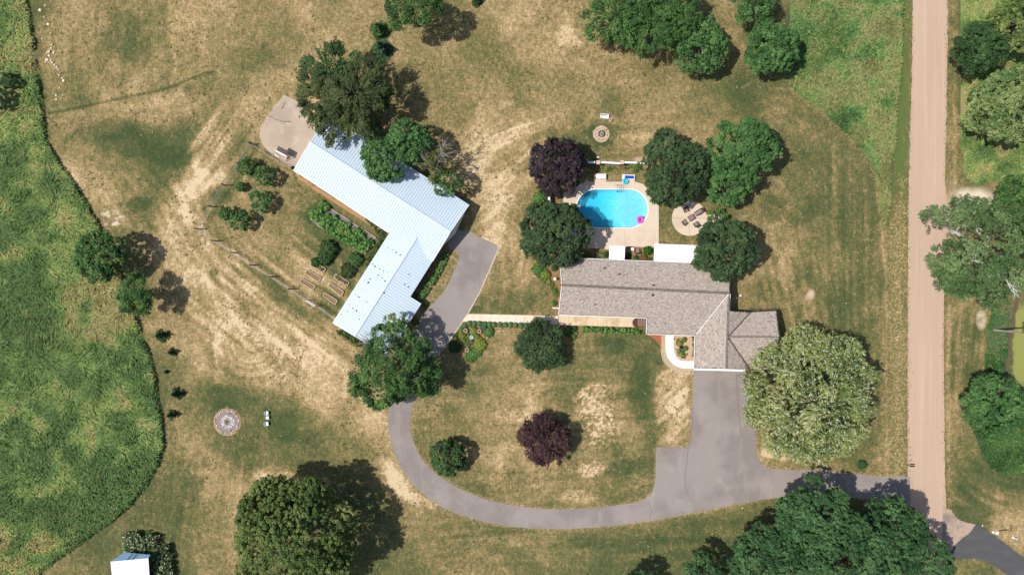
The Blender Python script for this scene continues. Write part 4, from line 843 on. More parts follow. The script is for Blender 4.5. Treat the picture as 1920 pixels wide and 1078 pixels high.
def gable(tri, m, parent, org, th=.1):
    P = [at(*t) - org for t in tri]; n = (P[1] - P[0]).cross(P[2] - P[0]).normalized() * th; mb = MB(); mb.add(P + [p + n for p in P], [(0, 1, 2), (5, 4, 3), (0, 3, 4, 1), (1, 4, 5, 2), (2, 5, 3, 0)]); mb.build('gable', m, parent)
gable([(1056, 490, 3.1), (1056, 584, 3.1), (1057, 535, RZ - .2)], M_SIDING, house, hp)
gable([(1443, 588, 2.7), (1443, 682, 2.7), (1446, 632, RZ - .25)], M_SIDING, house, hp); gable([(1306, 683, 2.5), (1396, 684, 2.5), (1359, 684, RZ - .3)], M_SIDING, house, hp)
def window(x, y, wd, ht, z, rz, org, parent, nm='window'):
    p = at(x, y, 0) - org; mb = MB(); R = Matrix.Rotation(rz, 3, 'Z')
    for sx, dz, a_, b_ in ((-1, 0, .08, ht), (1, 0, .08, ht), (0, -1, wd, .08), (0, 1, wd, .08)):
        mb.box(R @ Vector((sx * wd / 2, 0, dz * ht / 2)) + Vector((p.x, p.y, z)), (a_ if sx else wd, .12, b_ if sx else .08), rz)
    f = mb.build(nm, M_TRIM, parent); mb = MB(); mb.box((p.x, p.y, z), (wd - .08, .05, ht - .08), rz); mb.build('pane', M_GLASS, f)
for x in (1085, 1120, 1205, 1260, 1320): window(x, 493.5 + (x - 1056) * .0397 - .5, 1.6, 1.2, 1.7, 0, hp, house)
for x in (1090, 1130, 1165): window(x, 578.4 + 0 * x, 1.8, 1.3, 1.7, 0, hp, house)
window(1055.4, 535, 1.4, 1.2, 1.7, math.pi / 2, hp, house)
mb = MB(); p = at(1262, 609.4, 0) - hp; mb.box((p.x, p.y, 1.1), (1.0, .08, 2.1)); d_ = mb.build('door', mat('brown_door', (.16, .07, .04), .5), house)
mb = MB(); mb.box((p.x + .38, p.y - .07, 1.05), (.06, .06, .06)); mb.build('handle', M_STEEL, d_)
for x in (1327, 1370):
    p = at(x, 682.5, 0) - hp; mb = MB()
    for k in range(4): mb.box((p.x, p.y - .02, .3 + k * .54), (3.4, .06, .5))
    mb.build('garage_door', M_TRIM, house, bevel=.02)
# flat white patio covers behind the house
def patio_cover(label, pts, z, posts):
    c = at(sum(p[0] for p in pts) / 4, sum(p[1] for p in pts) / 4); o = thing('patio_cover', label, 'patio roof', c)
    mm = mat('white_roof_panel', (.88, .88, .87), .5) if 'white_roof_panel' not in MATS else MATS['white_roof_panel']
    A, B, D_, E = [at(x, y, z + (.12 if i in (2, 3) else 0)) - c for i, (x, y) in enumerate(pts)]   # A,B outer edge; D,E house side
    n = max(2, round((B - A).length / .8))
    for k in range(n):
        t0, t1 = k / n + .003, (k + 1) / n - .003; q = [A.lerp(B, t0), A.lerp(B, t1), E.lerp(D_, t1), E.lerp(D_, t0)]
        mb = MB(); mb.add(q + [v - Vector((0, 0, .08)) for v in q], [(0, 1, 2, 3), (7, 6, 5, 4), (0, 4, 5, 1), (1, 5, 6, 2), (2, 6, 7, 3), (3, 7, 4, 0)]); mb.build('panel', mm, o)
    for px_, py_ in posts:
        q = at(px_, py_) - c; mb = MB(); mb.box((q.x, q.y, z / 2), (.1, .1, z)); mb.build('post', M_TRIM, o)
patio_cover('small square white patio cover behind the house, by the pool deck', [(1142.7, 460.8), (1172.3, 461.6), (1171, 488.2), (1141.8, 487)], 2.6, [(1145, 464), (1169, 464)])
patio_cover('long white patio cover behind the house, partly under the corner maple', [(1226.7, 457), (1322, 460.5), (1320, 494), (1225.5, 490)], 2.7, [(1229, 461), (1260, 462), (1312, 464)])

# --- the barn
M_TIN = mat('painted_metal_roof', (.53, .63, .72), .5, [dict(c=(.60, .68, .75), s=.25, lo=.4, hi=.7, a=.6), dict(c=(.44, .56, .68), s=1.4, lo=.55, hi=.8, a=.25)], metal=.0, spec=.3)
M_TINR = mat('metal_roof_rib', (.51, .62, .71), .5, spec=.3)
M_TINW = mat('barn_siding', alb(226, 222, 212), .6, [dict(c=alb(200, 196, 188), s=2.7, st=(1, 1, .02), lo=.5, hi=.52, a=.4)])
bp = at(720, 440, 0); barn = thing('barn', 'long L-shaped barn with pale blue-white ribbed metal roofs', 'barn', bp)
BR, BE, WR, WE = 4.2, 2.8, 3.3, 2.7
bplanes = [[(581, 267, BR), (844.5, 435, BR), (811, 490, BE), (551, 319, BE)],
           [(581, 267, BR), (844.5, 435, BR), (879.5, 384, BE), (615, 214, BE)],
           [(786, 438, WR), (665, 630, WR), (624, 605.5, WE), (734, 432, WE)],
           [(786, 438, WR), (665, 630, WR), (727.5, 667, 2.2), (789.5, 570, 2.2), (769, 557, WE - .18), (816, 482, WE - .18)]]
for i, pts in enumerate(bplanes):
    o, P, nn = plane_obj('roof', pts, M_TIN, barn, .1, bp)
    seams(o, P, nn, M_TINR)
mb = MB(); LB = lambda *p: at(*p) - bp
strip(mb, LB(580, 266.3, BR), LB(845, 435.2, BR), .34, .06, lift=.07); strip(mb, LB(781, 446, WR), LB(664.6, 630.6, WR), .3, .06, lift=.07); mb.build('ridge_cap', M_TIN, barn)
mb = MB()
for a_, b_ in (((581, 267, BR), (551, 319, BE)), ((844.5, 435, BR), (811, 490, BE)), ((844.5, 435, BR), (879.5, 384, BE)), ((665, 630, WR), (624, 605.5, WE)), ((551, 319.5, BE), (729, 437, BE)), ((624, 605.5, WE), (729, 440, WE)), ((665, 630, WR), (727.5, 667, 2.2)), ((789.5, 570, 2.2), (769, 557, 2.5))):
    strip(mb, LB(*a_), LB(*b_), .1, .12, lift=-.01)
mb.build('edge_trim', M_TRIM, barn)
def fit(x, y, k=1.0): return (x, y)
wall_prism('wall', [(590, 277), (845, 438), (868, 398), (624, 240)], 0, 2.7, M_TINW, barn, bp)
wall_prism('wall', [(563, 318), (806, 478), (845, 438), (590, 277)], 0, 2.7, M_TINW, barn, bp)
wall_prism('wing_wall', [(736, 440), (632, 602), (668, 624), (775, 452)], 0, 2.55, M_TINW, barn, bp)
wall_prism('wing_wall', [(775, 455), (668, 624), (700, 642), (808, 482)], 0, 2.4, M_TINW, barn, bp)
wall_prism('lean_to_wall', [(766, 560), (704, 645), (725, 656), (784, 572)], 0, 2.05, M_TINW, barn, bp)
gable([(852, 438.5, 2.65), (873, 395, 2.65), (842, 434, BR - .25)], M_TINW, barn, bp); gable([(806, 484, 2.65), (852, 438.5, 2.65), (842, 434, BR - .25)], M_TINW, barn, bp)
for k, (x, y) in enumerate([(851.5, 428), (823, 473)]):
    p = at(x, y, 0) - bp; mb = MB(); mb.box((p.x, p.y, 1.15), (2.6, .08, 2.3), math.radians(57)); mb.build('barn_door', M_TRIM, barn, bevel=.02)
rgs = np.random.default_rng(3); mb = MB()
spots = [(727.5, 464), (735.5, 468.5), (743, 473), (750.5, 478), (703, 499), (704, 502), (712, 504), (719.5, 508), (727, 511), (709, 516), (715, 520), (717, 522), (722, 527), (682.5, 526), (690, 531), (691, 529), (666, 553), (673, 557), (687.5, 566), (652, 570.5), (655, 574), (661, 577.5), (662.5, 579), (668, 582), (669, 584), (652, 584), (640, 589), (684, 590), (673.5, 598.5), (767, 514), (758.5, 533), (765.5, 538), (720, 549), (710, 569), (694, 523), (699, 495)]
o_ = at(0, 0)
def zroof(x, y, pl):
    P = [at(*q) for q in pl[:3]]; n = (P[1] - P[0]).cross(P[2] - P[0]); z = 3.0
    for _ in range(6):
        q = at(x, y, z); z = P[0].z - (n.x * (q.x - P[0].x) + n.y * (q.y - P[0].y)) / n.z
    return at(x, y, z)
for x, y in spots:
    pl = bplanes[2] if (x - 665) * 192 + (y - 630) * 121 < 0 else bplanes[3]
    p = zroof(x, y, pl) - bp; r = rgs.uniform(.07, .17); mb.stone((p.x, p.y, p.z + .05), r, rgs, (.10, .09, .09), .25)
mb.build('debris_clump', M_ATTR, barn)['kind'] = 'stuff'

# --- small shed at the bottom left
sp_ = at(245, 1066, 0); shed = thing('shed', 'small garden shed with bright white roof and pale blue back slope', 'shed', sp_)
SZ, SR = 2.3, 3.6; LS = lambda *p: at(*p) - sp_
for k_, pts in enumerate([[(207, 1052.5, SR), (278, 1046, SR), (281, 1092, SZ), (212, 1096, SZ)], [(207, 1052.5, SR), (278, 1046, SR), (282, 1039.5, SZ + .7), (233, 1035, SZ + .7)]]):
    o, P, nn = plane_obj('roof', pts, mat('shed_roof_white', (.86, .87, .88), .45) if not k_ else mat('shed_roof_blue', alb(150, 190, 220), .5), shed, .08, sp_)
for x in (238, 247): mb = MB(); strip(mb, LS(x, 1049.5, 3.6), LS(x + 12, 1036.5, 3.0), .1, .05, lift=.04); mb.build('roof_seam', M_DARK, shed)
wall_prism('wall', [(224, 1050), (278, 1047), (281, 1090), (226, 1092)], 0, 2.35, mat('shed_wall_blue', alb(96, 128, 142), .7), shed, sp_)
def shrubmass(name, label, cat, line, wpx, h, pal, dens=160, seed=1, style='round', leaf=.24, parent=None, group=None, flower=None, extra=0):
    """a planted strip or patch: leaf clumps along a line of pixels, wpx wide"""
    rg = np.random.default_rng(seed); pts = [at(*p) for p in line]; c = sum(pts, Vector()) / len(pts)
    seg = [(pts[i + 1] - pts[i]).length for i in range(len(pts) - 1)]; tot = sum(seg); R = wpx * S / 2
    nc = max(6, int(tot * 2 * R * 16)); t = rg.uniform(0, tot, nc); cs = []
    for tt in t:
        i = 0
        while i < len(seg) - 1 and tt > seg[i]: tt -= seg[i]; i += 1
        d = (pts[i + 1] - pts[i]).normalized(); q = pts[i] + d * tt; s = rg.uniform(-1, 1); q = q + Vector((-d.y, d.x, 0)) * s * R
        cs.append((q.x - c.x, q.y - c.y, h * math.sqrt(max(0, 1 - (abs(s) * .8) ** 2)) * rg.uniform(.6, 1)))
    cs = np.array(cs); per = int(dens * tot * 2 * R / nc) + 4; ci = np.repeat(np.arange(nc), per); n = len(ci)
    ld = unit(rg.normal(size=(n, 3)) + np.array([0, 0, .9])); P = cs[ci] + ld * np.array([.3, .3, .2]) * rg.uniform(.4, 1, (n, 1)) * min(1.0, max(.75, R)); P[:, 2] = np.clip(P[:, 2], .04, None)
    low = rg.uniform(size=n) < .3; P[low, 2] *= rg.uniform(.1, .9, int(low.sum()))
    T = rg.normal(size=(n, 3)); Nn = ld + np.array([0, 0, .6]); C0 = np.array(G[pal] if isinstance(pal, str) else pal); tcol = rg.integers(0, len(C0), nc)[ci]; col = C0[tcol] * rg.uniform(.75, 1.25, (n, 1))
    if flower:
        k = rg.uniform(size=n) < flower[1]; col[k] = flower[0]; Nn[k] = (0, 0, 1)
    me = leaf_mesh(name, P, Nn, T, leaf * rg.uniform(.6, 1.3, n), .7, col); o = link(name, me, M_LEAF, parent)
    o.location = c if parent is None else c - parent.location
    if parent is None:
        tag(o, label, cat, group)
    return o
shrubmass('flowering_hedge', 'white flowering hedge wrapped round the small blue and white shed', 'hedge', [(240, 1018), (270, 1014), (300, 1022), (308, 1050), (308, 1090)], 42, 1.7, [alb(84, 110, 60), alb(104, 128, 70), alb(66, 92, 50)], 190, 3, flower=(alb(226, 226, 200), .10))

# ---------------------------------------------------------------- paths, beds, patio
def pave(name, A0, A1, B0, B1, ts, m, z=.055, parent=None):
    """a strip of slabs between edge A0-A1 and edge B0-B1, cut at the fractions ts"""
    base = bpy.data.objects.new(name, None); C.objects.link(base); base['kind'] = 'structure'
    a0, a1, b0, b1 = at(*A0), at(*A1), at(*B0), at(*B1)
    for t0, t1 in zip(ts, ts[1:]):
        g_ = .012 / (a1 - a0).length; p = [a0.lerp(a1, t0 + g_), a0.lerp(a1, t1 - g_), b0.lerp(b1, t1 - g_), b0.lerp(b1, t0 + g_)]
        mb = MB(); mb.prism([(q.x, q.y) for q in p], -.08, z); mb.build('paving_slab', m, base, bevel=.01)
    return base
pave('concrete_path', (876, 588.5), (1047, 592), (866, 602.5), (1047, 609), [i / 11 for i in range(12)], M_WALK, .05)
M_PORCH = mat('porch_concrete', alb(236, 212, 176), .9, [dict(c=alb(206, 174, 132), s=.45, lo=.45, hi=.65, a=.8), dict(c=alb(250, 236, 214), s=1.2, lo=.5, hi=.7, a=.6)])
pave('porch', (1047.5, 590), (1193, 596), (1047.5, 609), (1193, 613.5), [0, .13, .27, .36, .5, .62, .75, .88, 1], M_PORCH, .16)
for i, x in enumerate((1197, 1201.5, 1206)):
    p = at(x, 604); mb = MB(); mb.box((0, 0, .2 + i * .1), (.36, 1.25, .42 + i * .2)); o = mb.build('porch_step', mat('step_boards', alb(150, 120, 104), .8) if i == 0 else MATS['step_boards'], None); o.location = p
    tag(o, ['lowest', 'middle', 'highest'][i] + ' brown step at the east end of the porch', 'step', 'steps at the porch end')
mb = MB(); mb.prism([(.9 * math.cos(a), .85 * math.sin(a)) for a in np.linspace(math.pi / 2, 3 * math.pi / 2, 14)], .16, .19); o = mb.build('door_mat', mat('mat_fibre', (.09, .045, .035), .95), None); o.location = at(1195.5, 605)
tag(o, 'half-round dark brown door mat at the foot of the porch steps', 'door mat')
def arc(cx, cy, r0, a0, a1, n=10): return [(cx + r0 * math.cos(math.radians(a0 + (a1 - a0) * k / n)), cy - r0 * math.sin(math.radians(a0 + (a1 - a0) * k / n))) for k in range(n + 1)]
slab('pebble_bed', [(1239, 629), (1239, 660)] + smooth([(1239, 660), (1243, 675), (1253, 688), (1268, 697), (1285, 700), (1300, 700)], 4, False) + [(1300, 700), (1301, 628)], .012, M_PEBBLE)
slab('front_mulch', [(1212, 627), (1240, 628), (1240, 654), (1236, 645), (1226, 634)], .016, mat('red_mulch', alb(196, 116, 84), .95, [dict(c=alb(160, 92, 66), s=6, lo=.45, hi=.62)]))
inner = smooth([(1263, 629), (1263, 655), (1267, 667), (1277, 676), (1301, 677)], 4, False)
outer = smooth([(1301, 691), (1280, 690), (1264, 684), (1252, 670), (1248, 655), (1248, 629)], 4, False)
slab('curved_walk', inner + outer, .055, M_WHITEC)
slab('garden_bed', [(1263.5, 629)] + inner[1:-1] + [(1301, 676.5), (1301, 629)], .03, mat('pink_gravel', alb(222, 186, 156), .95, [dict(c=alb(170, 130, 100), s=8, lo=.5, hi=.62, a=.7)]))
slab('patio_path', [(1322, 404), (1352, 401), (1356, 420), (1340, 418), (1322, 419)], .02, M_CONC)
base = bpy.data.objects.new('round_patio', None); C.objects.link(base); base['kind'] = 'structure'; pc2 = at(1292.5, 409.5)
for k in range(4):
    a0 = math.pi / 2 * k; pts = [(.02 * math.cos(a0 + .785) * 1.4, .02 * math.sin(a0 + .785) * 1.4)]
    pts += [(2.95 * math.cos(a0 + t), 2.95 * math.sin(a0 + t)) for t in np.linspace(.006, math.pi / 2 - .006, 12)]
    mb = MB(); mb.prism([(pc2.x + x, pc2.y + y) for x, y in pts], -.08, .045); mb.build('patio_quarter', M_CONC, base)
# kerb of the upper drive: row of edging blocks
def edging(label, line, wpx, m, h=.09, step=.6, name='edging'):
    c = at(*line[0]); o = thing(name, label, 'edging', c)
    pts = [at(*p) for p in line]
    for a_, b_ in zip(pts, pts[1:]):
        L_ = (b_ - a_).length; n = max(1, round(L_ / step)); d = (b_ - a_).normalized(); rz = math.atan2(d.y, d.x)
        for k in range(n):
            q = a_.lerp(b_, (k + .5) / n) - c; mb = MB(); mb.box((q.x, q.y, h / 2), (L_ / n - .03, wpx * S, h), rz); mb.build('edging_block', m, o)
    return o
M_EDGE = mat('edging_stone', alb(226, 208, 180), .9, [dict(c=alb(180, 160, 132), s=2, lo=.45, hi=.7, a=.6)])
edging('pale block edging along the right side of the upper drive', [(932.5, 459), (935.5, 466), (900.5, 546.5), (874, 594)], 2.2, M_EDGE)
edging('pale block edging of the flower island between drive and lawn', [(868, 602), (842, 640)], 2.0, M_EDGE)
edging('cream edging round the pebble bed by the curved walk', [(1239, 654), (1243, 675), (1253, 688), (1268, 697.5), (1285, 700.5), (1300, 701)], 1.2, M_EDGE, .08, .5)
edging('thin stone edging along the flower island and path bed', [(938, 620), (925, 622), (915, 631), (908, 643), (906, 655), (900, 668), (888, 676), (876, 671)], 1.0, M_EDGE, .08, .5)
M_BRICKR = mat('red_edging_brick', alb(196, 144, 118), .9)
edging('pinkish brick edging below the row of boxwood shrubs', [(928, 614.5), (960, 616), (985, 617), (992, 620)], 1.6, M_BRICKR, .07, .45)
slab('grass_island', smooth([(857, 474), (860, 482), (856, 497), (846, 520), (836, 540), (824, 556), (809, 571), (797, 569), (800, 560), (822, 520), (846, 480)], 4), .060, bpy.data.materials['dry_lawn'])
isl = bpy.data.objects['grass_island']; n_ = len(isl.data.vertices); a = isl.data.attributes.new('dry', 'FLOAT', 'POINT'); a.data.foreach_set('value', [.56] * n_); a = isl.data.attributes.new('ovr', 'FLOAT_COLOR', 'POINT'); a.data.foreach_set('color', [0.0] * n_ * 4)
slab('barn_flower_bed', [(831, 490), (846, 473), (822, 520), (797, 566), (781, 560), (800, 530)], .062, M_SOIL)
slab('island_bed', [(868, 602.5), (842, 643), (850, 665), (876, 672), (888, 676), (900, 668), (906, 655), (908, 643), (915, 631), (925, 622), (938, 617), (990, 619), (1035, 618), (1040, 606), (1000, 605)], .014, M_MULCH)
slab('porch_bed', [(1050, 612), (1203, 616), (1203, 627), (1090, 625), (1068, 648), (1052, 640)], .016, M_MULCH)
slab('fence_bed', [(1060, 311), (1098, 311), (1205, 311), (1205, 322), (1060, 320)], .014, M_MULCH)
slab('corner_bed', smooth([(1003, 345), (1030, 350), (1050, 362), (1052, 480), (1049, 585), (1034, 576), (1031, 552), (1024, 530), (1008, 508), (996, 490), (1000, 440), (1000, 380)], 3), .013, M_MULCH)
slab('back_bed', [(1075, 462), (1143, 468), (1143, 490), (1060, 488), (1062, 470)], .062, M_MULCH); slab('back_bed', [(1171, 462), (1228, 464), (1228, 492), (1171, 490)], .064, M_MULCH)
slab('bare_strip', [(556, 326), (600, 355), (680, 405), (731, 441), (727, 447), (676, 411), (596, 361), (553, 331)], .010, mat('bare_soil', alb(190, 146, 104), .95, [dict(c=alb(140, 110, 76), s=3, lo=.5, hi=.7, a=.6)]), jit=.6)

# --- planting
V1 = [alb(62, 108, 46), alb(92, 140, 62), alb(130, 170, 88)]; V2 = [alb(110, 130, 50), alb(150, 160, 70), alb(186, 190, 96)]; V3 = [alb(48, 84, 44), alb(64, 104, 54)]
def shrub(label, px, py, r, h, pal, name='shrub', cat='shrub', group=None, dens=220, leaf=.16, seed=None, flower=None):
    rg = np.random.default_rng(seed or int(px * 5 + py * 3)); p = at(px, py, h * .5); R = r * S; n = int(dens * math.pi * R * R * 1.6) + 60
    d = unit(rg.normal(size=(n, 3)) + np.array([0, 0, .5])); d[:, 2] = np.abs(d[:, 2]); k = 1 + .16 * np.sin(d[:, 0] * 9 + 1) * np.cos(d[:, 1] * 8)
    P = d * np.array([R, R, h]) * (rg.uniform(.55, 1.0, n) ** .5 * k)[:, None]; P[:, 2] = np.maximum(P[:, 2], .03)
    C0 = np.array(G[pal] if isinstance(pal, str) else pal); col = C0[rg.integers(0, len(C0), n)] * rg.uniform(.75, 1.25, (n, 1))
    if flower: kk = rg.uniform(size=n) < flower[1]; col[kk] = flower[0]
    o = link(name, leaf_mesh(name, P, d + rg.normal(0, .35, (n, 3)) + np.array([0, 0, .4]), rg.normal(size=(n, 3)), leaf * rg.uniform(.6, 1.3, n), .75, col), M_LEAF); o.location = (p.x, p.y, 0.02)
    return tag(o, label, cat, group)
words = 'first second third fourth fifth sixth seventh eighth ninth tenth eleventh twelfth thirteenth fourteenth fifteenth'.split()
BX = [alb(78, 110, 72, 1.1), alb(96, 130, 84, 1.1), alb(116, 146, 96, 1.1)]
for i, (x, y) in enumerate([(865.5, 616), (871, 611), (880, 606.5), (889, 606.5), (899, 606.5), (908.5, 607.5), (918, 608), (926.5, 608.5), (937, 608.5), (947, 609), (957, 609), (966, 609.5), (976.5, 609.5), (987, 610), (997, 610)]):
    shrub(words[i] + ' clipped round boxwood along the concrete path, counted from the drive', x, y, 5.6, .75, BX, 'boxwood', 'shrub', 'row of boxwood along the path', 320, .13)
shrubmass('clipped_hedge', 'long clipped green hedge in front of the porch', 'hedge', [(1093, 617), (1198, 621)], 10, 1.0, [alb(66, 104, 46, 1.1), alb(84, 124, 56, 1.1), alb(104, 142, 66, 1.1)], 1100, 5, leaf=.17)
shrubmass('narrow_hedge', 'narrow green hedge strip against the garage wall by the curved walk', 'hedge', [(1299, 630), (1298.5, 674)], 4.5, .8, [alb(60, 92, 50), alb(84, 118, 64)], 300, 6, leaf=.15)
shrubmass('barn_flower_border', 'leafy green border along the east wall of the barn', 'flower border', [(838, 476), (822, 508), (806, 536), (786, 560)], 11, .8, V1, 260, 7, leaf=.2)
shrubmass('weeds', 'weeds along the south wall of the barn wing', 'weeds', [(634, 618), (668, 640), (700, 662)], 10, .8, [alb(84, 104, 50), alb(120, 136, 66), alb(60, 88, 42)], 210, 8)
shrubmass('weeds', 'dark weeds in the corner between barn and vegetable bed', 'weeds', [(690, 400), (722, 440), (712, 470), (690, 500)], 20, .4, [alb(76, 92, 50), alb(104, 112, 62), alb(60, 84, 42)], 110, 9)
for a in [('yellow-green perennial clump left in the flower island beside the drive', 865, 634, 12, .8, V2), ('dark green perennial clump at the lower left of the flower island', 853, 650, 13, .7, V3), ('yellow-green lily clump at the top centre of the flower island', 888, 620, 9, .7, V2), ('blue-green shrub between two pots in the flower island', 907, 613, 8, .7, G['bluish']),
          ('bright green clump on the right side of the flower island', 900, 646, 14, .7, V2), ('green clump at the upper right of the flower island', 917, 622, 11, .6, V1), ('green low clump at the bottom of the flower island', 884, 666, 14, .5, V1), ('leafy clump below the lowest pot of the flower island', 896, 660, 10, .5, V1), ('yellowish clump right of the bird bath in the flower island', 893, 632, 8, .6, V2)]:
    shrub(a[0], a[1], a[2], a[3], a[4], a[5], 'perennial_clump', 'plants', 'plants of the flower island', 200, .18)
for a in [('tall green bush at the north end of the corner bed', 1012, 372, 13, 1.3, V1), ('bright green bush in the corner bed beside the white wall', 1018, 352, 8, .9, V1), ('green bush low in the corner bed left of the white wall', 1006, 388, 10, 1.1, V1), ('bright green bush below the maple, left of the house', 1010, 505, 12, .9, V1), ('light green bush by the house corner, under the maple', 1022, 514, 10, .8, V2),
          ('dark green plant by the white ornament', 1040, 502, 7, .7, V3), ('small round shrub, upper of two beside the west wall', 1040, 545, 5.5, .7, V1), ('small round shrub, lower of two beside the west wall', 1039, 569, 5.5, .7, V1), ('yellowish plant in the corner bed left of the white ornament', 1029, 528, 6, .5, V2), ('green plants beside the small patio cover', 1137, 477, 6, .7, V3),
          ('round bright green bush between the patio covers', 1215.5, 470, 9, 1.3, [alb(38, 100, 30), alb(54, 128, 42)]), ('speckled green plants right of the small patio cover', 1178, 480, 7, .6, V3), ('orange-brown grass clump by the house wall', 1208, 484, 8, .6, [alb(170, 120, 80), alb(140, 100, 60), alb(110, 100, 56)]), ('small green plant below the lounge chair', 1193, 484, 6, .5, V3), ('bush right of the purple maple under the white fence', 1137, 316, 6, .6, V2), ('green bush left of the dark maple under the white fence', 1192, 317, 7, .8, V1),
          ('pale leafy plant in the path bed left of the hedge', 1062, 620, 6, .5, G['grey']), ('green plant at the left end of the clipped hedge', 1076, 632, 6, .6, V1), ('green plant left of the clipped hedge by the path', 1078, 616, 6, .6, V3), ('yellow-green lilies in the bed inside the curved walk', 1275, 644, 6.5, .6, V2), ('green bush at the top of the bed inside the curved walk', 1283, 637, 5.5, .6, V1), ('green bush in the middle of the bed inside the curved walk', 1286, 653, 5.5, .5, V1), ('yellow-green clump low in the bed inside the curved walk', 1275, 663, 5.5, .4, V2), ('dark red bush in the centre of the bed inside the curved walk', 1277.5, 651, 3.8, .6, [(.02, .006, .008), (.035, .01, .012)]),
          ('tiny round shrub in the bed inside the curved walk', 1283, 670, 2.4, .3, V3), ('small green bush beside the drive end, under the willow', 1618, 871, 9, .8, [alb(54, 92, 50), alb(72, 112, 62)]),
          ('large dark shrub by the raised beds, upper of two', 616, 467, 19, 1.5, G['dark']), ('large dark shrub by the raised beds, lower of two', 610, 483, 16, 1.3, G['dark']), ('leafy shrub beside the barn wing, right of the raised beds', 667, 487, 15, 1.2, G['mid']), ('ragged shrub below the leafy one beside the barn wing', 653, 507, 16, .9, [alb(66, 88, 46), alb(92, 108, 60), alb(50, 76, 40)]), ('green bush at the tip of the planted raised bed', 592, 492, 10, .7, [alb(40, 84, 40), alb(60, 108, 52)])]:
    shrub(a[0], a[1], a[2], a[3], a[4], a[5], leaf=.19 if a[3] > 8 else .13)

# low planting that fills the beds between the larger shrubs
VM = [alb(70, 108, 52), alb(96, 134, 66), alb(124, 152, 80), alb(140, 136, 84), alb(84, 116, 70)]
for i_, (ln_, w_, h_, dn_, lab) in enumerate([([(1013, 352), (1010, 375), (1004, 395)], 16, .6, 120, 'low leafy plants in the corner bed west of the purple maple'), ([(1003, 497), (1016, 512), (1028, 524)], 22, .5, 150, 'bright leafy plants where the corner bed widens below the maple'),
        ([(1030, 530), (1040, 545), (1042, 568)], 13, .35, 80, 'low mixed plants along the west wall of the house'), ([(1104, 314), (1140, 316), (1196, 316)], 8, .35, 80, 'sparse low plants in the strip under the white fence'),
        ([(1078, 480), (1105, 478), (1138, 480)], 16, .4, 80, 'low plants in the shaded bed between dark maple and small patio cover'), ([(1176, 486), (1195, 487), (1222, 486)], 8, .4, 90, 'low plants along the house wall between the patio covers'),
        ([(872, 625), (885, 645), (892, 664)], 34, .35, 110, 'low ground cover filling the flower island'), ([(1056, 616), (1072, 628), (1080, 622)], 18, .4, 110, 'low plants right of the large bush along the path'), ([(1270, 634), (1273, 655), (1284, 668)], 12, .3, 90, 'low yellow-green plants inside the curved walk'),
        ([(940, 613), (990, 614)], 6, .25, 60, 'thin ground cover under the boxwood row'), ([(905, 616), (922, 618), (912, 630)], 10, .4, 120, 'leafy ground cover at the top right tip of the flower island')]):
    shrubmass('ground_cover', lab, 'ground cover', ln_, w_, h_, VM if i_ % 3 else VM + [alb(166, 168, 84)], dn_, 200 + i_, leaf=.17)

# --- vegetable garden
M_BOARD = mat('bed_board', alb(216, 194, 166), .85, [dict(c=alb(170, 148, 120), s=2, lo=.45, hi=.7, a=.6)])
def zb(ox, oy, x, y, k=7.185): return (ox + x / k, oy + y / k)
M_BSOIL = mat('bed_soil', alb(150, 126, 94), .95, [dict(c=alb(122, 100, 72), s=4, lo=.45, hi=.65, a=.7)], bump=(10, .5, .03))
beds = [([(235, 520), (270, 470), (455, 580), (415, 635)], 'upper left empty raised bed nearest the wire fence', 0), ([(160, 635), (200, 590), (375, 690), (340, 745)], 'lower left empty raised bed nearest the wire fence', 0),
        ([(550, 690), (575, 650), (755, 765), (725, 830)], 'upper right empty raised bed beside the barn wing', 0), ([(475, 825), (500, 780), (670, 885), (640, 945)], 'lowest right empty raised bed beside the barn wing', 0),
        ([(300, 408), (330, 358), (515, 460), (480, 515)], 'raised bed with green plants above the two left ones', 1), ([(620, 580), (650, 530), (830, 640), (800, 690)], 'raised bed overgrown with weeds beside the barn wing', 2)]
for pts, lab, pl in beds:
    P = [at(*zb(540, 440, *p)) for p in pts]; c = sum(P, Vector()) / 4; o = thing('raised_bed', lab, 'raised bed', c, 0, 'raised beds of the vegetable garden')
    Q = [p - c for p in P]
    for i in range(4):
        a_, b_ = Q[i], Q[(i + 1) % 4]; d = b_ - a_; mb = MB(); mb.box(((a_ + b_) / 2) + Vector((0, 0, .15)), (d.length - (.16 if i % 2 else 0), .11, .28), math.atan2(d.y, d.x)); mb.build('board', M_BOARD, o)
    mb = MB(); mb.prism([(q.x * .93, q.y * .93) for q in Q], 0, .17); mb.build('soil', M_BSOIL, o)
    if pl:
        ln_ = [zb(540, 440, *p) for p in pts]; a_ = ((ln_[0][0] + ln_[1][0]) / 2, (ln_[0][1] + ln_[1][1]) / 2); b_ = ((ln_[2][0] + ln_[3][0]) / 2, (ln_[2][1] + ln_[3][1]) / 2)
        a_ = (a_[0] * .9 + b_[0] * .1, a_[1] * .9 + b_[1] * .1); b_ = (b_[0] * .9 + a_[0] * .1, b_[1] * .9 + a_[1] * .1)
        shrubmass('bed_plants', '', '', [a_, b_], 5, .6, V3 if pl == 1 else [alb(110, 124, 80), alb(70, 96, 50), alb(160, 160, 120)], 220, 11 + pl, leaf=.16, parent=o)['kind'] = 'stuff'
vp = [(250, 375), (315, 75), (1045, 545), (905, 760)]; P = [at(*zb(560, 370, *p)) for p in vp]; P[0] = at(*zb(560, 370, 180, 330)); c = sum(P, Vector()) / 4
o = thing('vegetable_bed', 'big weed-cloth vegetable bed overgrown with squash vines beside the barn', 'vegetable bed', c)
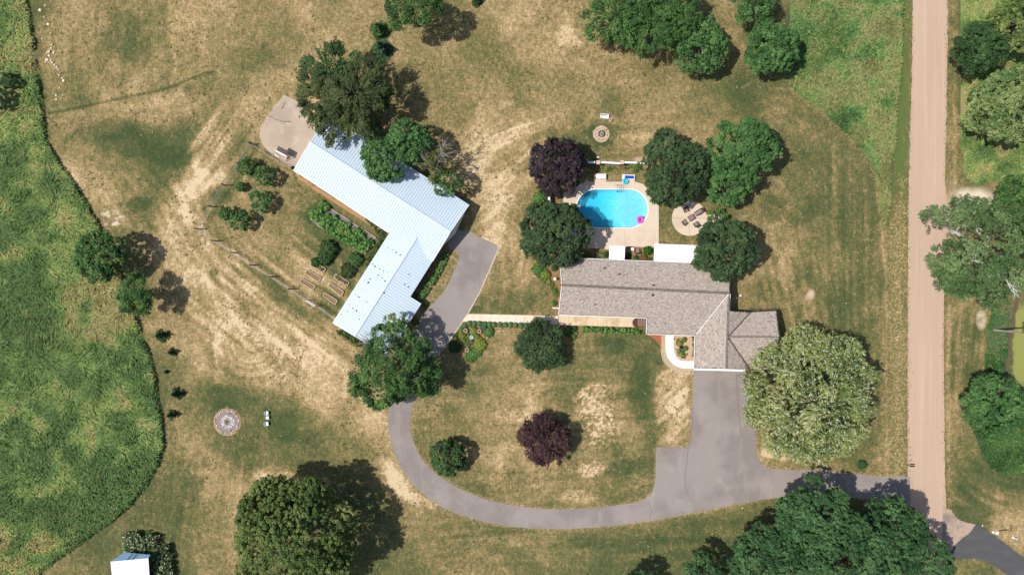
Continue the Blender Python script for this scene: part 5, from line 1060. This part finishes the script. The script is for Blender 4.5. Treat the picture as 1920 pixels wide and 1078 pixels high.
mb = MB(); mb.prism([(p.x - c.x, p.y - c.y) for p in P], 0, .08); mb.build('weed_cloth', mat('weed_cloth', alb(128, 118, 124), .9, [dict(c=alb(160, 150, 148), s=1.5, lo=.45, hi=.65, a=.7)]), o)
for a_, b_ in (((315, 75), (560, 235)), ((560, 235), (690, 312)), ((700, 335), (860, 420)), ((890, 445), (1045, 545)), ((250, 375), (358, 445)), ((715, 665), (905, 762)), ((575, 325), (528, 410)), ((745, 430), (725, 480))):
    a_, b_ = at(*zb(560, 370, *a_)) - c, at(*zb(560, 370, *b_)) - c; d = b_ - a_; mb = MB(); mb.box((a_ + b_) / 2 + Vector((0, 0, .14)), (d.length, .1, .28), math.atan2(d.y, d.x)); mb.build('board', M_BOARD, o)
for i, (ln_, wpx, h, pal, dn_) in enumerate([([(594, 388), (606, 402), (600, 415)], 38, .9, V1, 190), ([(608, 412), (640, 434), (668, 448), (692, 466)], 30, .8, V1, 190), ([(600, 400), (588, 414)], 14, .6, V2, 120), ([(628, 405), (632, 418)], 9, .8, V1, 160), ([(648, 416), (656, 424)], 9, .7, V1, 160), ([(668, 432), (682, 444)], 14, .8, V1, 150), ([(630, 424), (650, 440)], 12, .95, V2, 60), ([(676, 460), (688, 470)], 8, .5, V2, 120), ([(692, 455), (700, 462)], 8, .5, G['grey'], 70)]):
    m_ = shrubmass('squash_vines', '', '', ln_, wpx, h, pal, dn_, 30 + i, leaf=.30, parent=o); m_['kind'] = 'stuff'

# ---------------------------------------------------------------- small things
M_WOOD = mat('weathered_post', (.10, .075, .055), .9); M_WHITE = mat('white_vinyl', (.84, .84, .83), .45); M_WIRE = mat('fence_wire', (.30, .27, .24), .6)
# wire garden fence: posts, rails of wire, end frames
fl = [(473, 271), (452, 309), (424, 348), (399, 388), (374, 430), (405, 452), (440, 474), (476, 497), (511, 519), (547, 542), (578, 563)]
f0 = at(374, 430); fence = thing('wire_fence', 'wire garden fence on dark wooden posts round the fruit trees', 'fence', f0)
for x, y in fl[:-1]:
    p = at(x, y) - f0; mb = MB(); mb.tube([(p.x, p.y, 0), (p.x, p.y, 1.95)], [.11, .10], 7); mb.build('post', M_WOOD, fence)
def wires(line, name='wire'):
    for z in (.35, .85, 1.35, 1.65):
        mb = MB()
        for a_, b_ in zip(line, line[1:]):
            A, B = at(*a_) - f0, at(*b_) - f0; A.z = B.z = z; mb.tube([A, B], .02, 3, cap=False)
        mb.build(name, M_WIRE, fence)
wires(fl); wires([(595, 572), (622, 592), (646, 610)]); wires([(478, 275), (515, 299), (550, 320)])
mb = MB()
for x, y in ((467, 266), (481, 270)):
    p = at(473, 274) - f0; q = at(x, y) - f0; mb.tube([(p.x, p.y, 1.5), (q.x, q.y, 0)], .05, 6)
mb.build('brace', mat('grey_wood', (.42, .38, .33), .9), fence)
p0 = at(585, 568); gate = thing('garden_gate', 'open white framed garden gate in the wire fence', 'gate', p0, math.radians(-32))
for s in (-1, 1): mb = MB(); mb.box((s * .95, 0, .95), (.1, .1, 1.9)); mb.build('post', M_WHITE, gate)
for z in (.25, .95, 1.7): mb = MB(); mb.box((0, 0, z), (1.78, .06, .09)); mb.build('rail', M_WHITE, gate)
for x in (-.45, 0, .45): mb = MB(); mb.box((x, 0, .97), (.06, .05, 1.4)); mb.build('bar', M_WHITE, gate)
mb = MB(); mb.box((-.05, .0, .98), (.09, .045, 2.0), 0, ry=math.radians(52)); mb.build('brace', M_WHITE, gate)
# sagging hammock-rope between two pegs near the fruit trees
p0 = at(443, 445); o = thing('rope_on_pegs', 'dark sagging cord between two short pegs below the fruit trees', 'cord', p0)
for s in (-1, 1): mb = MB(); mb.tube([(s * .78, 0, 0), (s * .78, 0, .5)], .06, 6); mb.build('peg', M_WOOD, o)
mb = MB(); mb.tube([(-.78 + .13 * k, -.2 * math.sin(math.pi * k / 12), .45 - .3 * math.sin(math.pi * k / 12)) for k in range(13)], .02, 4); mb.build('cord', M_WOOD, o)
# glider swing on the concrete pad
p0 = at(534, 291); o = thing('garden_swing', 'dark framed garden swing with white rails and an orange cushion on the pad', 'garden swing', p0, math.radians(-28))
M_DKM = mat('dark_metal', (.045, .035, .03), .5)
for sx in (-.8, .8):
    mb = MB(); mb.tube([(sx, -.75, 0), (sx, 0, 1.85), (sx, .75, 0)], .05, 6); mb.build('side_frame', M_DKM, o)
mb = MB(); mb.tube([(-.95, 0, 1.87), (.95, 0, 1.87)], .05, 6); mb.build('top_bar', M_WHITE, o)
mb = MB(); [mb.box((-.85 + .17 * k, .35, 1.8 - .02 * k % 2), (.15, 1.0, .03)) for k in range(11)]; mb.build('canopy', M_DKM, o)
mb = MB(); mb.box((0, -.14, 1.83), (1.9, .16, .05)); mb.build('canopy_edge', M_WHITE, o)
mb = MB(); mb.box((0, -.25, .48), (1.3, .5, .08)); mb.build('seat', M_WHITE, o)
mb = MB(); mb.box((-.1, -.27, .58), (1.0, .44, .12)); mb.build('cushion', mat('orange_cushion', alb(226, 148, 118), .9), o, bevel=.04)
mb = MB(); [mb.box((-.6 + .2 * k, .05, .8), (.08, .04, .55)) for k in range(7)]; mb.build('backrest', M_WHITE, o)
for sx in (-.72, .72): mb = MB(); mb.box((sx, -.25, .72), (.06, .6, .05)); mb.build('armrest', M_WHITE, o)
mb = MB(); mb.box((-1.0, -.75, .2), (.9, .14, .08)); mb.build('footrest', M_WHITE, o)

# white fence with brick piers north of the pool, white wall piece at its west side
p0 = at(1150, 308.5); o = thing('white_fence', 'low white fence with brick piers north of the pool', 'fence', p0)
for a_, b_ in ((1062, 1114), (1125, 1160), (1168, 1212)):
    A, B = at(a_, 307.5) - p0, at(b_, 309.5 if a_ > 1100 else 307.5) - p0; n = max(1, round((B - A).length / 1.6))
    for k in range(n):
        q0, q1 = A.lerp(B, k / n), A.lerp(B, (k + 1) / n); d = q1 - q0
        mb = MB(); mb.box((q0 + q1) / 2 + Vector((0, 0, .78)), (d.length - .02, .10, 1.35), math.atan2(d.y, d.x)); mb.build('panel', M_WHITE, o)
    d = B - A; mb = MB(); mb.box((A + B) / 2 + Vector((0, 0, 1.48)), (d.length, .30, .06), math.atan2(d.y, d.x)); mb.build('top_rail', M_WHITE, o)
M_PIER = mat('pier_brick', alb(190, 140, 114), .9, [dict(c=alb(150, 104, 84), s=6, lo=.45, hi=.6)])
for x in (1119.5, 1163.5):
    q = at(x, 308) - p0; b_ = bpy.data.objects.new('brick_pier', None); C.objects.link(b_); b_.parent = o; b_.location = q
    for r in range(8):
        for k in range(4):
            a_ = math.pi / 2 * k + (r % 2) * .0; mb = MB(); mb.box((.14 * math.cos(a_) - (.09 if r % 2 else -.09) * math.sin(a_), .14 * math.sin(a_) + (.09 if r % 2 else -.09) * math.cos(a_), .1 + r * .19), (.24, .38, .175), a_); mb.build('brick', M_PIER, b_)
    mb = MB(); mb.box((0, 0, 1.64), (.64, .64, .08)); mb.build('cap', mat('pier_cap', alb(226, 196, 176), .8) if 'pier_cap' not in MATS else MATS['pier_cap'], b_, bevel=.015)
p0 = at(1028.5, 371); o = thing('white_wall', 'short white fence panel west of the pool, between the two dark maples', 'fence', p0)
for k in (-1, 0, 1): mb = MB(); mb.box((0, k * .86, .85), (.12, .84, 1.5)); mb.build('panel', M_WHITE, o)
mb = MB(); mb.box((0, 0, 1.63), (.34, 2.6, .07)); mb.build('top_rail', M_WHITE, o)
p0 = at(1034, 493.5); o = thing('white_rail_fence', 'white rail fence at the north-west corner of the house', 'fence', p0)
for x in (-1.2, 0, 1.15): mb = MB(); mb.box((x, 0, .6), (.16, .16, 1.2)); mb.build('post', M_WHITE, o)
for z in (.4, 1.05): mb = MB(); mb.box((0, 0, z), (2.5, .1, .12)); mb.build('rail', M_WHITE, o)
p0 = at(1042, 577.5); o = thing('white_border_board', 'white board edging at the south-west corner of the house bed', 'edging', p0); mb = MB(); mb.box((0, 0, .12), (1.1, .18, .24), -.1); mb.build('board', M_WHITE, o)

# pool side storage box, lounge with blue cushion, cyan float, pink ring
def boxthing(name, label, cat, px, py, d, m, lid=None, rz=0):
    o = thing(name, label, cat, at(px, py), rz); mb = MB(); mb.box((0, 0, d[2] / 2 + .06), d); mb.build('body', m, o, bevel=.03)
    mb = MB(); mb.box((0, 0, d[2] + .1), (d[0] + .08, d[1] + .08, .08)); mb.build('lid', lid or m, o, bevel=.02); return o
boxthing('storage_box', 'white storage box on a concrete tongue north of the pool', 'storage box', 1126, 332, (1.6, .75, .6), MATS['white_plastic'])
p0 = at(1178, 333); o = thing('pool_lounger', 'white lounger with deep blue cushion north of the pool', 'lounger', p0, math.radians(-3))
mb = MB(); [mb.box((-.95 + k * .19, 0, .32), (.16, .75, .04)) for k in range(11)]; mb.build('slats', M_WHITE, o)
mb = MB(); mb.box((0, .37, .32), (2.1, .07, .08)); mb.box((0, -.37, .32), (2.1, .07, .08)); mb.build('frame', M_WHITE, o)
mb = MB(); mb.box((.12, 0, .39), (1.5, .5, .1)); mb.build('cushion', mat('blue_cushion', (.012, .06, .42), .7), o, bevel=.03)
for sx in (-.9, .9):
    for sy in (-.33, .33): mb = MB(); mb.box((sx, sy, .15), (.07, .07, .3)); mb.build('leg', M_WHITE, o)
M_CY = mat('cyan_vinyl', (.03, .50, .62), .25, spec=.5); M_PK = mat('pink_vinyl', (.80, .10, .58), .25, spec=.5)
p0 = at(1172.5, 340); o = thing('inflatable_ring', 'cyan inflatable ring leaning on the pool lounger', 'swim ring', p0)
mb = MB(); mb.torus((0, 0, .22), .36, .2, 24, 8); mb.build('ring', M_CY, o, sm=True); mb = MB(); mb.lathe([(.2, .12), (0, .12)], 16); mb.build('floor', mat('cyan_floor', (.1, .62, .68), .3), o)
p0 = at(1200.5, 412.5, -.12); o = thing('pink_swim_ring', 'pink inflatable ring floating in the right end of the pool', 'swim ring', p0)
mb = MB(); mb.torus((0, 0, .1), .48, .21, 28, 8, sz=.9); mb.build('ring', M_PK, o, sm=True); mb = MB(); mb.torus((.10, -.02, .24), .24, .07, 14, 6); mb.build('inner_tube', mat('magenta_vinyl', (.55, .02, .35), .3), o, sm=True)
mb = MB(); mb.stone((.35, .25, .3), .16, np.random.default_rng(4), (1, 1, 1), .8); mb.build('head', M_PK, o, sm=True)
# patio furniture
M_WICK = mat('dark_wicker', (.075, .055, .05), .7); M_CUSH = mat('grey_cushion', alb(166, 146, 142), .9, [dict(c=alb(120, 104, 102), s=9, lo=.45, hi=.6, a=.6)])
def chair(label, px, py, rz, lounge=False):
    o = thing('lounge_chair' if lounge else 'patio_chair', label, 'chair', at(px, py, .05), rz, 'chairs on the round patio'); L_ = 1.35 if lounge else .72
    mb = MB(); mb.box((0, 0, .30), (.78, L_, .1)); mb.build('seat_frame', M_WICK, o)
    mb = MB(); mb.box((0, -.04, .39), (.56, L_ - .12, .1)); mb.build('cushion', M_CUSH, o, bevel=.03)
    mb = MB(); mb.box((0, L_ / 2 + .02, .62), (.76, .09, .62), rx=-.3); mb.build('backrest', M_WICK, o)
    for s in (-1, 1):
        mb = MB(); mb.box((s * .37, .02, .55), (.09, min(L_, .8), .07)); mb.build('armrest', M_WICK, o)
        for t in (-1, 1): mb = MB(); mb.box((s * .35, t * (L_ / 2 - .06), .14), (.06, .06, .28)); mb.build('leg', M_WICK, o)
    return o
chair('wicker chair on the patio circle, upper left of the table', 1285, 394, math.radians(22)); chair('long wicker lounge chair on the patio circle, upper right of the table', 1309, 398.5, math.radians(-58), True)
chair('wicker chair on the patio circle, lower left of the table', 1282.5, 417.5, math.radians(128)); chair('wicker chair on the patio circle, lower right of the table', 1304, 421, math.radians(214))
o = thing('patio_table', 'square dark table in the middle of the patio chairs', 'table', at(1295, 408.5, .05), math.radians(32))
mb = MB(); mb.box((0, 0, .5), (1.0, .9, .06)); mb.build('frame', M_WICK, o); mb = MB(); mb.box((0, 0, .54), (.84, .74, .03)); mb.build('tabletop', mat('table_tile', alb(158, 126, 130), .6), o); mb = MB(); mb.box((0, 0, .575), (.26, .26, .04)); mb.build('burner_lid', M_CUSH, o)
for s in (-1, 1):
    for t in (-1, 1): mb = MB(); mb.box((s * .42, t * .38, .24), (.07, .07, .48)); mb.build('leg', M_WICK, o)
c2 = chair('dark lounge chair by the house wall between the patio covers', 1194.5, 471, math.radians(190)); del c2['group']
boxthing('side_table', 'small white side table beside the dark lounge chair', 'side table', 1185, 467.5, (.42, .42, .4), M_WHITE)
o = thing('garden_ornament', 'white oval ornament standing in the bed west of the house', 'ornament', at(1040, 523)); mb = MB(); mb.lathe([(0, 0), (.22, .02), (.16, .3), (.08, .6), (.24, .85), (.26, .95), (0, .92)], 14); mb.build('body', M_WHITE, o, sm=True)

# fire pits
def firepit(label, px, py, R1, R2, seed, big):
    rg = np.random.default_rng(seed); p0 = at(px, py); o = thing('fire_pit', label, 'fire pit', p0)
    mb = MB(); nn_ = 30; mb.prism([((R1 + .1 + rg.normal(0, .03)) * math.cos(2 * math.pi * k / nn_), (R1 + .1 + rg.normal(0, .03)) * math.sin(2 * math.pi * k / nn_)) for k in range(nn_)], -.02, .02); mb.build('gravel', mat('pit_gravel_' + ('grey' if big else 'tan'), alb(152, 136, 134) if big else alb(214, 190, 158), .95, [dict(c=alb(186, 170, 160), s=3, lo=.45, hi=.65, a=.7), dict(c=alb(110, 98, 96), s=9, lo=.55, hi=.7, a=.7)]), o)
    cols = [alb(238, 222, 204), alb(214, 190, 168), alb(190, 160, 140), alb(228, 206, 190), alb(206, 160, 140)]
    if big:
        for k in range(44):
            a_ = 2 * math.pi * k / 44 + rg.normal(0, .02); r = R1 * rg.uniform(.88, 1.0) * (1.03 if math.sin(a_ * 3) > 0 else .97); s = rg.uniform(.11, .2); mb = MB(); mb.stone((r * math.cos(a_), r * math.sin(a_), .07), s, rg, cols[rg.integers(0, 5)]); mb.build('stone', M_STONE, o)
        mb = MB()
        for k in range(230):
            a_ = rg.uniform(0, 6.28); r = R2 * rg.uniform(.55, 1.1); mb.stone((r * math.cos(a_) + .1, r * math.sin(a_), .05), rg.uniform(.05, .1), rg, alb(*[(240, 238, 232), (224, 216, 210), (250, 246, 240)][rg.integers(0, 3)]))
        mb.build('white_pebbles', M_STONE, o)['kind'] = 'stuff'
        shrubmass('weeds', '', '', [(px - 4, py + 1), (px + 3, py)], 6, .15, V2 + DRY, 120, 77, leaf=.14, parent=o)
    else:
        for k in range(22):
            a_ = 2 * math.pi * k / 22 + rg.normal(0, .05); r = R1 * rg.uniform(.72, .86); c_ = alb(216, 130, 106) if 4.2 < a_ < 5.1 else cols[rg.integers(0, 5)]; mb = MB(); mb.stone((r * math.cos(a_), r * math.sin(a_), .07), rg.uniform(.1, .16), rg, c_); mb.build('stone', M_STONE, o)
        mb = MB(); mb.lathe([(R2, 0), (R2 + .03, .3), (R2 - .05, .3), (R2 - .07, .02)], 26); mb.build('steel_ring', M_DARK, o)
        mb = MB(); mb.prism([((R2 - .08) * math.cos(2 * math.pi * k / 16), (R2 - .08) * math.sin(2 * math.pi * k / 16)) for k in range(16)], 0, .06); mb.build('ash', mat('ash', alb(196, 184, 166), .95, [dict(c=alb(120, 108, 96), s=5, lo=.5, hi=.6)]), o)
        for a_, b_ in (((-.3, -.1, .1), (.25, .2, .14)), ((-.1, -.28, .1), (.2, .05, .13)), ((-.2, .2, .1), (0, -.15, .15))): mb = MB(); mb.tube([a_, b_], .045, 6); mb.build('log', M_DARK if a_[1] > 0 else MATS['grey_wood'], o)
    return o
firepit('large ring of pale stones round grey gravel in the western lawn', 426, 791, 2.05, 1.05, 5, True)
firepit('small stone ring with black steel rim north of the pool fence', 1127.5, 251.5, 1.3, .52, 6, False)
o = thing('white_bench', 'white bench facing the small fire pit', 'bench', at(1132.5, 220.5), math.radians(-4))
for k in range(3): mb = MB(); mb.box((0, -.22 + k * .17, .45), (1.4, .15, .04)); mb.build('seat_slat', M_WHITE, o)
for k in range(2): mb = MB(); mb.box((0, .32 + k * .06, .62 + k * .2), (1.4, .05, .15)); mb.build('back_slat', M_WHITE, o)
for sx in (-.6, .6): mb = MB(); mb.box((sx, 0, .22), (.09, .6, .44)); mb.build('leg', M_WHITE, o); mb = MB(); mb.box((sx * 1.12, 0, .66), (.08, .62, .05)); mb.build('armrest', M_WHITE, o)
o = thing('stone_planter', 'small round stone planter beside the white bench', 'planter', at(1144, 225.5)); mb = MB(); mb.lathe([(0, 0), (.22, 0), (.30, .45), (.22, .45), (.2, .36), (0, .36)], 14); mb.build('bowl', MATS['pier_cap'], o); mb = MB(); mb.stone((0, 0, .4), .15, np.random.default_rng(1), (.03, .025, .02)); mb.build('soil', M_ATTR, o)
for i, (x, y, s_, l) in enumerate([(501.5, 773.5, .62, 'top one of three white garden stools east of the big fire pit'), (503, 782, .52, 'middle smaller one of three white garden stools'), (501.5, 793.5, .64, 'bottom one of three white garden stools east of the big fire pit')]):
    o = thing('garden_stool', l, 'stool', at(x, y), .05 * i, 'white stools by the big fire pit'); mb = MB(); mb.box((0, 0, .42), (s_, s_, .12)); mb.build('seat', M_WHITE, o, bevel=.04)
    for sx in (-1, 1):
        for sy in (-1, 1): mb = MB(); mb.box((sx * s_ * .36, sy * s_ * .36, .18), (.08, .08, .36)); mb.build('leg', M_WHITE, o)
    if i != 1: mb = MB(); mb.box((-s_ * .45, 0, .62), (.06, s_ * .9, .34)); mb.build('backrest', M_WHITE, o, bevel=.02)
# pots and bird bath in the flower island
M_CLAY = mat('pale_clay', alb(216, 178, 158), .8)
for x, y, l in ((873.5, 619.5, 'upper left clay pot with dark red plants in the flower island'), (899, 620.5, 'upper right clay pot with dark red plants in the flower island'), (876, 655.5, 'lowest clay pot with dark red plants in the flower island')):
    o = thing('clay_pot', l, 'flower pot', at(x, y), 0, 'clay pots of the flower island'); mb = MB(); mb.lathe([(0, 0), (.24, 0), (.36, .55), (.37, .62), (.27, .62), (.25, .5), (0, .5)], 16); mb.build('pot', M_CLAY, o, sm=True)
    rg = np.random.default_rng(int(x)); d = unit(rg.normal(size=(60, 3)) + np.array([0, 0, .5])); link('plants', leaf_mesh('plants', d * .2 + np.array([0, 0, .6]), d, rg.normal(size=(60, 3)), np.full(60, .1), .8, np.array([(.04, .012, .016)] * 60)), M_LEAF, o)
o = thing('bird_bath', 'pale blue bird bath in the middle of the flower island', 'bird bath', at(884.5, 632)); mb = MB(); mb.lathe([(0, 0), (.2, 0), (.1, .15), (.09, .6), (.36, .72), (.38, .78), (.3, .74), (0, .68)], 16); mb.build('basin', mat('bath_stone', alb(176, 190, 190), .7), o, sm=True)
o = thing('dark_urn', 'small black urn below the bird bath', 'urn', at(885, 637.5)); mb = MB(); mb.lathe([(0, 0), (.15, 0), (.24, .3), (.16, .5), (.2, .56), (0, .5)], 12); mb.build('body', M_DARK, o, sm=True)
# boulders
rg = np.random.default_rng(8)
bl = [(76, 20, 3.4), (85, 11, 2.2), (83, 33, 2), (91, 46, 3.4), (95, 63, 2), (79, 73, 1.5), (97, 85, 1.8), (96, 91, 2), (92, 98, 3.6), (101, 99, 2.2), (88, 100, 2), (93, 105, 3.4), (89, 113, 3), (96, 113, 2.6), (99, 118, 3), (103, 122, 2.6), (107, 127, 2.6), (110, 131, 2.2), (111, 142, 2.3), (117, 147, 2), (120, 152, 3.2), (112, 165, 2.3), (106, 179, 2.6), (106, 187, 2.2), (117, 179, 1.4), (86, 117, 2)]
bl.sort(key=lambda t: t[1])
ORD = 'topmost second third fourth fifth sixth seventh eighth ninth tenth eleventh twelfth thirteenth fourteenth fifteenth sixteenth seventeenth eighteenth nineteenth twentieth twenty-first twenty-second twenty-third twenty-fourth twenty-fifth lowest'.split()
for i, (x, y, r) in enumerate(bl):
    o = thing('boulder', ('large' if r > 3 else 'medium' if r > 2.1 else 'small') + ' pale boulder, ' + ORD[i] + ' in the stone line beside the tall meadow', 'boulder', at(x, y), 0, 'boulders of the stone line')
    mb = MB(); mb.stone((0, 0, r * S * .3), r * S, rg, alb(*[(244, 226, 200), (232, 208, 182), (222, 196, 170)][rg.integers(0, 3)], .95)); mb.build('rock', M_STONE, o)
for i, (x, y, r, l) in enumerate([(1862, 997, 3, 'pinkish pale rock left of two by the asphalt turn'), (1869, 998, 4.2, 'white rock right of two by the asphalt turn'), (1121, 296, 3.3, 'pale flat rock north of the white fence'), (1388, 554, 2.4, 'upper of two pale stepping stones east of the house'), (1381, 559, 2.4, 'lower of two pale stepping stones east of the house'), (1842, 985, 1.6, 'tiny pale rock at the asphalt turn edge'), (1392, 952, 1.3, 'tiny white marker stone in the lawn south of the drive'), (1649, 341, 2.2, 'white topped marker at the mown edge, upper'), (1653, 372, 2.2, 'white topped marker at the mown edge, lower')]):
    o = thing('pale_rock', l, 'rock', at(x, y)); mb = MB(); mb.stone((0, 0, r * S * .3), r * S, rg, alb(246, 232, 218, .95)); mb.build('rock', M_STONE, o)
# utility pole, mailbox, small posts
o = thing('utility_pole', 'tall pale wooden utility pole with crossarm at the right edge', 'utility pole', at(1861.5, 618.5))
mb = MB(); mb.tube([(0, 0, -.1), (0, 0, 9.2)], [.19, .13], 10); mb.build('pole', mat('pole_wood', alb(190, 178, 164), .9, [dict(c=alb(130, 116, 104), s=3, st=(1, 1, .1), lo=.45, hi=.6)]), o)
mb = MB(); mb.box((0, .05, 8.2), (.14, 2.0, .14)); mb.build('crossarm', M_WOOD, o)
for y in (-.85, .85, .3): mb = MB(); mb.lathe([(.06, 0), (.08, .1), (.04, .2), (0, .22)], 8, (0, y, 8.27)); mb.build('insulator', MATS['grey_wood'], o)
o = thing('mailbox', 'black mailbox on a post where the drive meets the road', 'mailbox', at(1700.5, 870.5)); mb = MB(); mb.box((0, 0, .5), (.1, .1, 1.0)); mb.build('post', M_WOOD, o); mb = MB(); mb.prism([(-.12, -.09), (.62, -.09), (.62, .13), (-.12, .13)], 1.0, 1.24); mb.build('box', M_DARK, o, bevel=.04)
o = thing('bent_pipe', 'dark bent pipe standing in the dry grass by the asphalt turn', 'pipe', at(1873, 994)); mb = MB(); mb.tube([(0, 0, .05), (1.0, .15, .3), (1.45, .3, .9), (1.35, .9, 1.1)], .06, 6); mb.build('pipe', M_DARK, o)
o = thing('white_cone', 'slim white and pink cone in the dry grass right of the asphalt turn', 'cone', at(1900, 1007)); mb = MB(); mb.lathe([(.22, 0), (.16, .1), (.05, .95), (0, 1.0)], 12); mb.build('cone', M_WHITE, o)
rg = np.random.default_rng(9); o = thing('stump', 'small sawn stump with dark heap at the end of the barn pad', 'stump', at(549, 315)); mb = MB(); mb.stone((0, 0, .2), .38, rg, (.03, .025, .02)); mb.build('heap', M_ATTR, o)

# repaired seams in the old asphalt
M_SEAM = mat('crack_sealer', alb(120, 110, 108), .8); mb = MB()
for ln_ in ([(1290, 838), (1288, 860), (1285, 885), (1284, 910), (1290, 928), (1298, 940)], [(1294, 840), (1297, 800), (1300, 760)], [(1215, 940), (1222, 955), (1218, 968)], [(1240, 845), (1250, 848), (1244, 853)], [(1380, 700), (1384, 760), (1390, 820)]):
    q = rough(ln_ + ln_[::-1], .5, 5, 3); q = q[:len(q) // 2]
    for a_, b_ in zip(q, q[1:]): A, B = at(*a_, .046), at(*b_, .046); d = B - A; mb.box((A + B) / 2, (d.length + .03, .07, .006), math.atan2(d.y, d.x))
mb.build('drive_crack', M_SEAM)['kind'] = 'structure'

rg = np.random.default_rng(77); pts = []
while len(pts) < 5200:
    x, y = rg.uniform(60, 1700, 4000), rg.uniform(0, 1078, 4000); wx_, wy_ = (x - W0) * S, (H0 - y) * S
    k = (fbm(wx_ * .3, wy_ * .3, 301, 3) > .53) & ~pip(x, y, MEAD_L) & ~pip(x, y, MEAD_R) & ~pip(x, y, DRIVE) & ~pip(x, y, PADP) & ~pip(x, y, DECK)
    for bx in ((1045, 480, 1465, 695), (860, 585, 1210, 612), (1000, 300, 1330, 480), (575, 375, 740, 580)): k &= ~((x > bx[0]) & (x < bx[2]) & (y > bx[1]) & (y < bx[3]))
    pts += list(zip(wx_[k], wy_[k]))
p = np.repeat(np.array(pts[:5200]), 6, 0); n = len(p); p = p + rg.normal(0, .09, p.shape); th = rg.uniform(0, 6.28, n); L = rg.uniform(.08, .26, n); W_ = rg.uniform(.03, .07, n); dx, dy = np.cos(th), np.sin(th)
V = np.stack([np.stack([p[:, 0] - dy * W_, p[:, 1] + dx * W_, np.full(n, .01)], -1), np.stack([p[:, 0] + dy * W_, p[:, 1] - dx * W_, np.full(n, .01)], -1), np.stack([p[:, 0] + dx * L + dy * W_ * .3, p[:, 1] + dy * L, L * rg.uniform(.2, .7, n)], -1), np.stack([p[:, 0] + dx * L - dy * W_ * .3, p[:, 1] + dy * L, L * rg.uniform(.2, .7, n)], -1)], 1).reshape(-1, 3)
cc = np.array([alb(92, 108, 60), alb(120, 118, 74), alb(196, 172, 128), alb(150, 134, 90)])[rg.integers(0, 4, 5200)]; cc = np.repeat(np.repeat(cc, 6, 0) * rg.uniform(.85, 1.15, (n, 1)), 4, 0)
link('lawn_tufts', np_mesh('lawn_tufts', V, np.arange(n * 4).reshape(-1, 4), cc), M_LEAF)['kind'] = 'stuff'
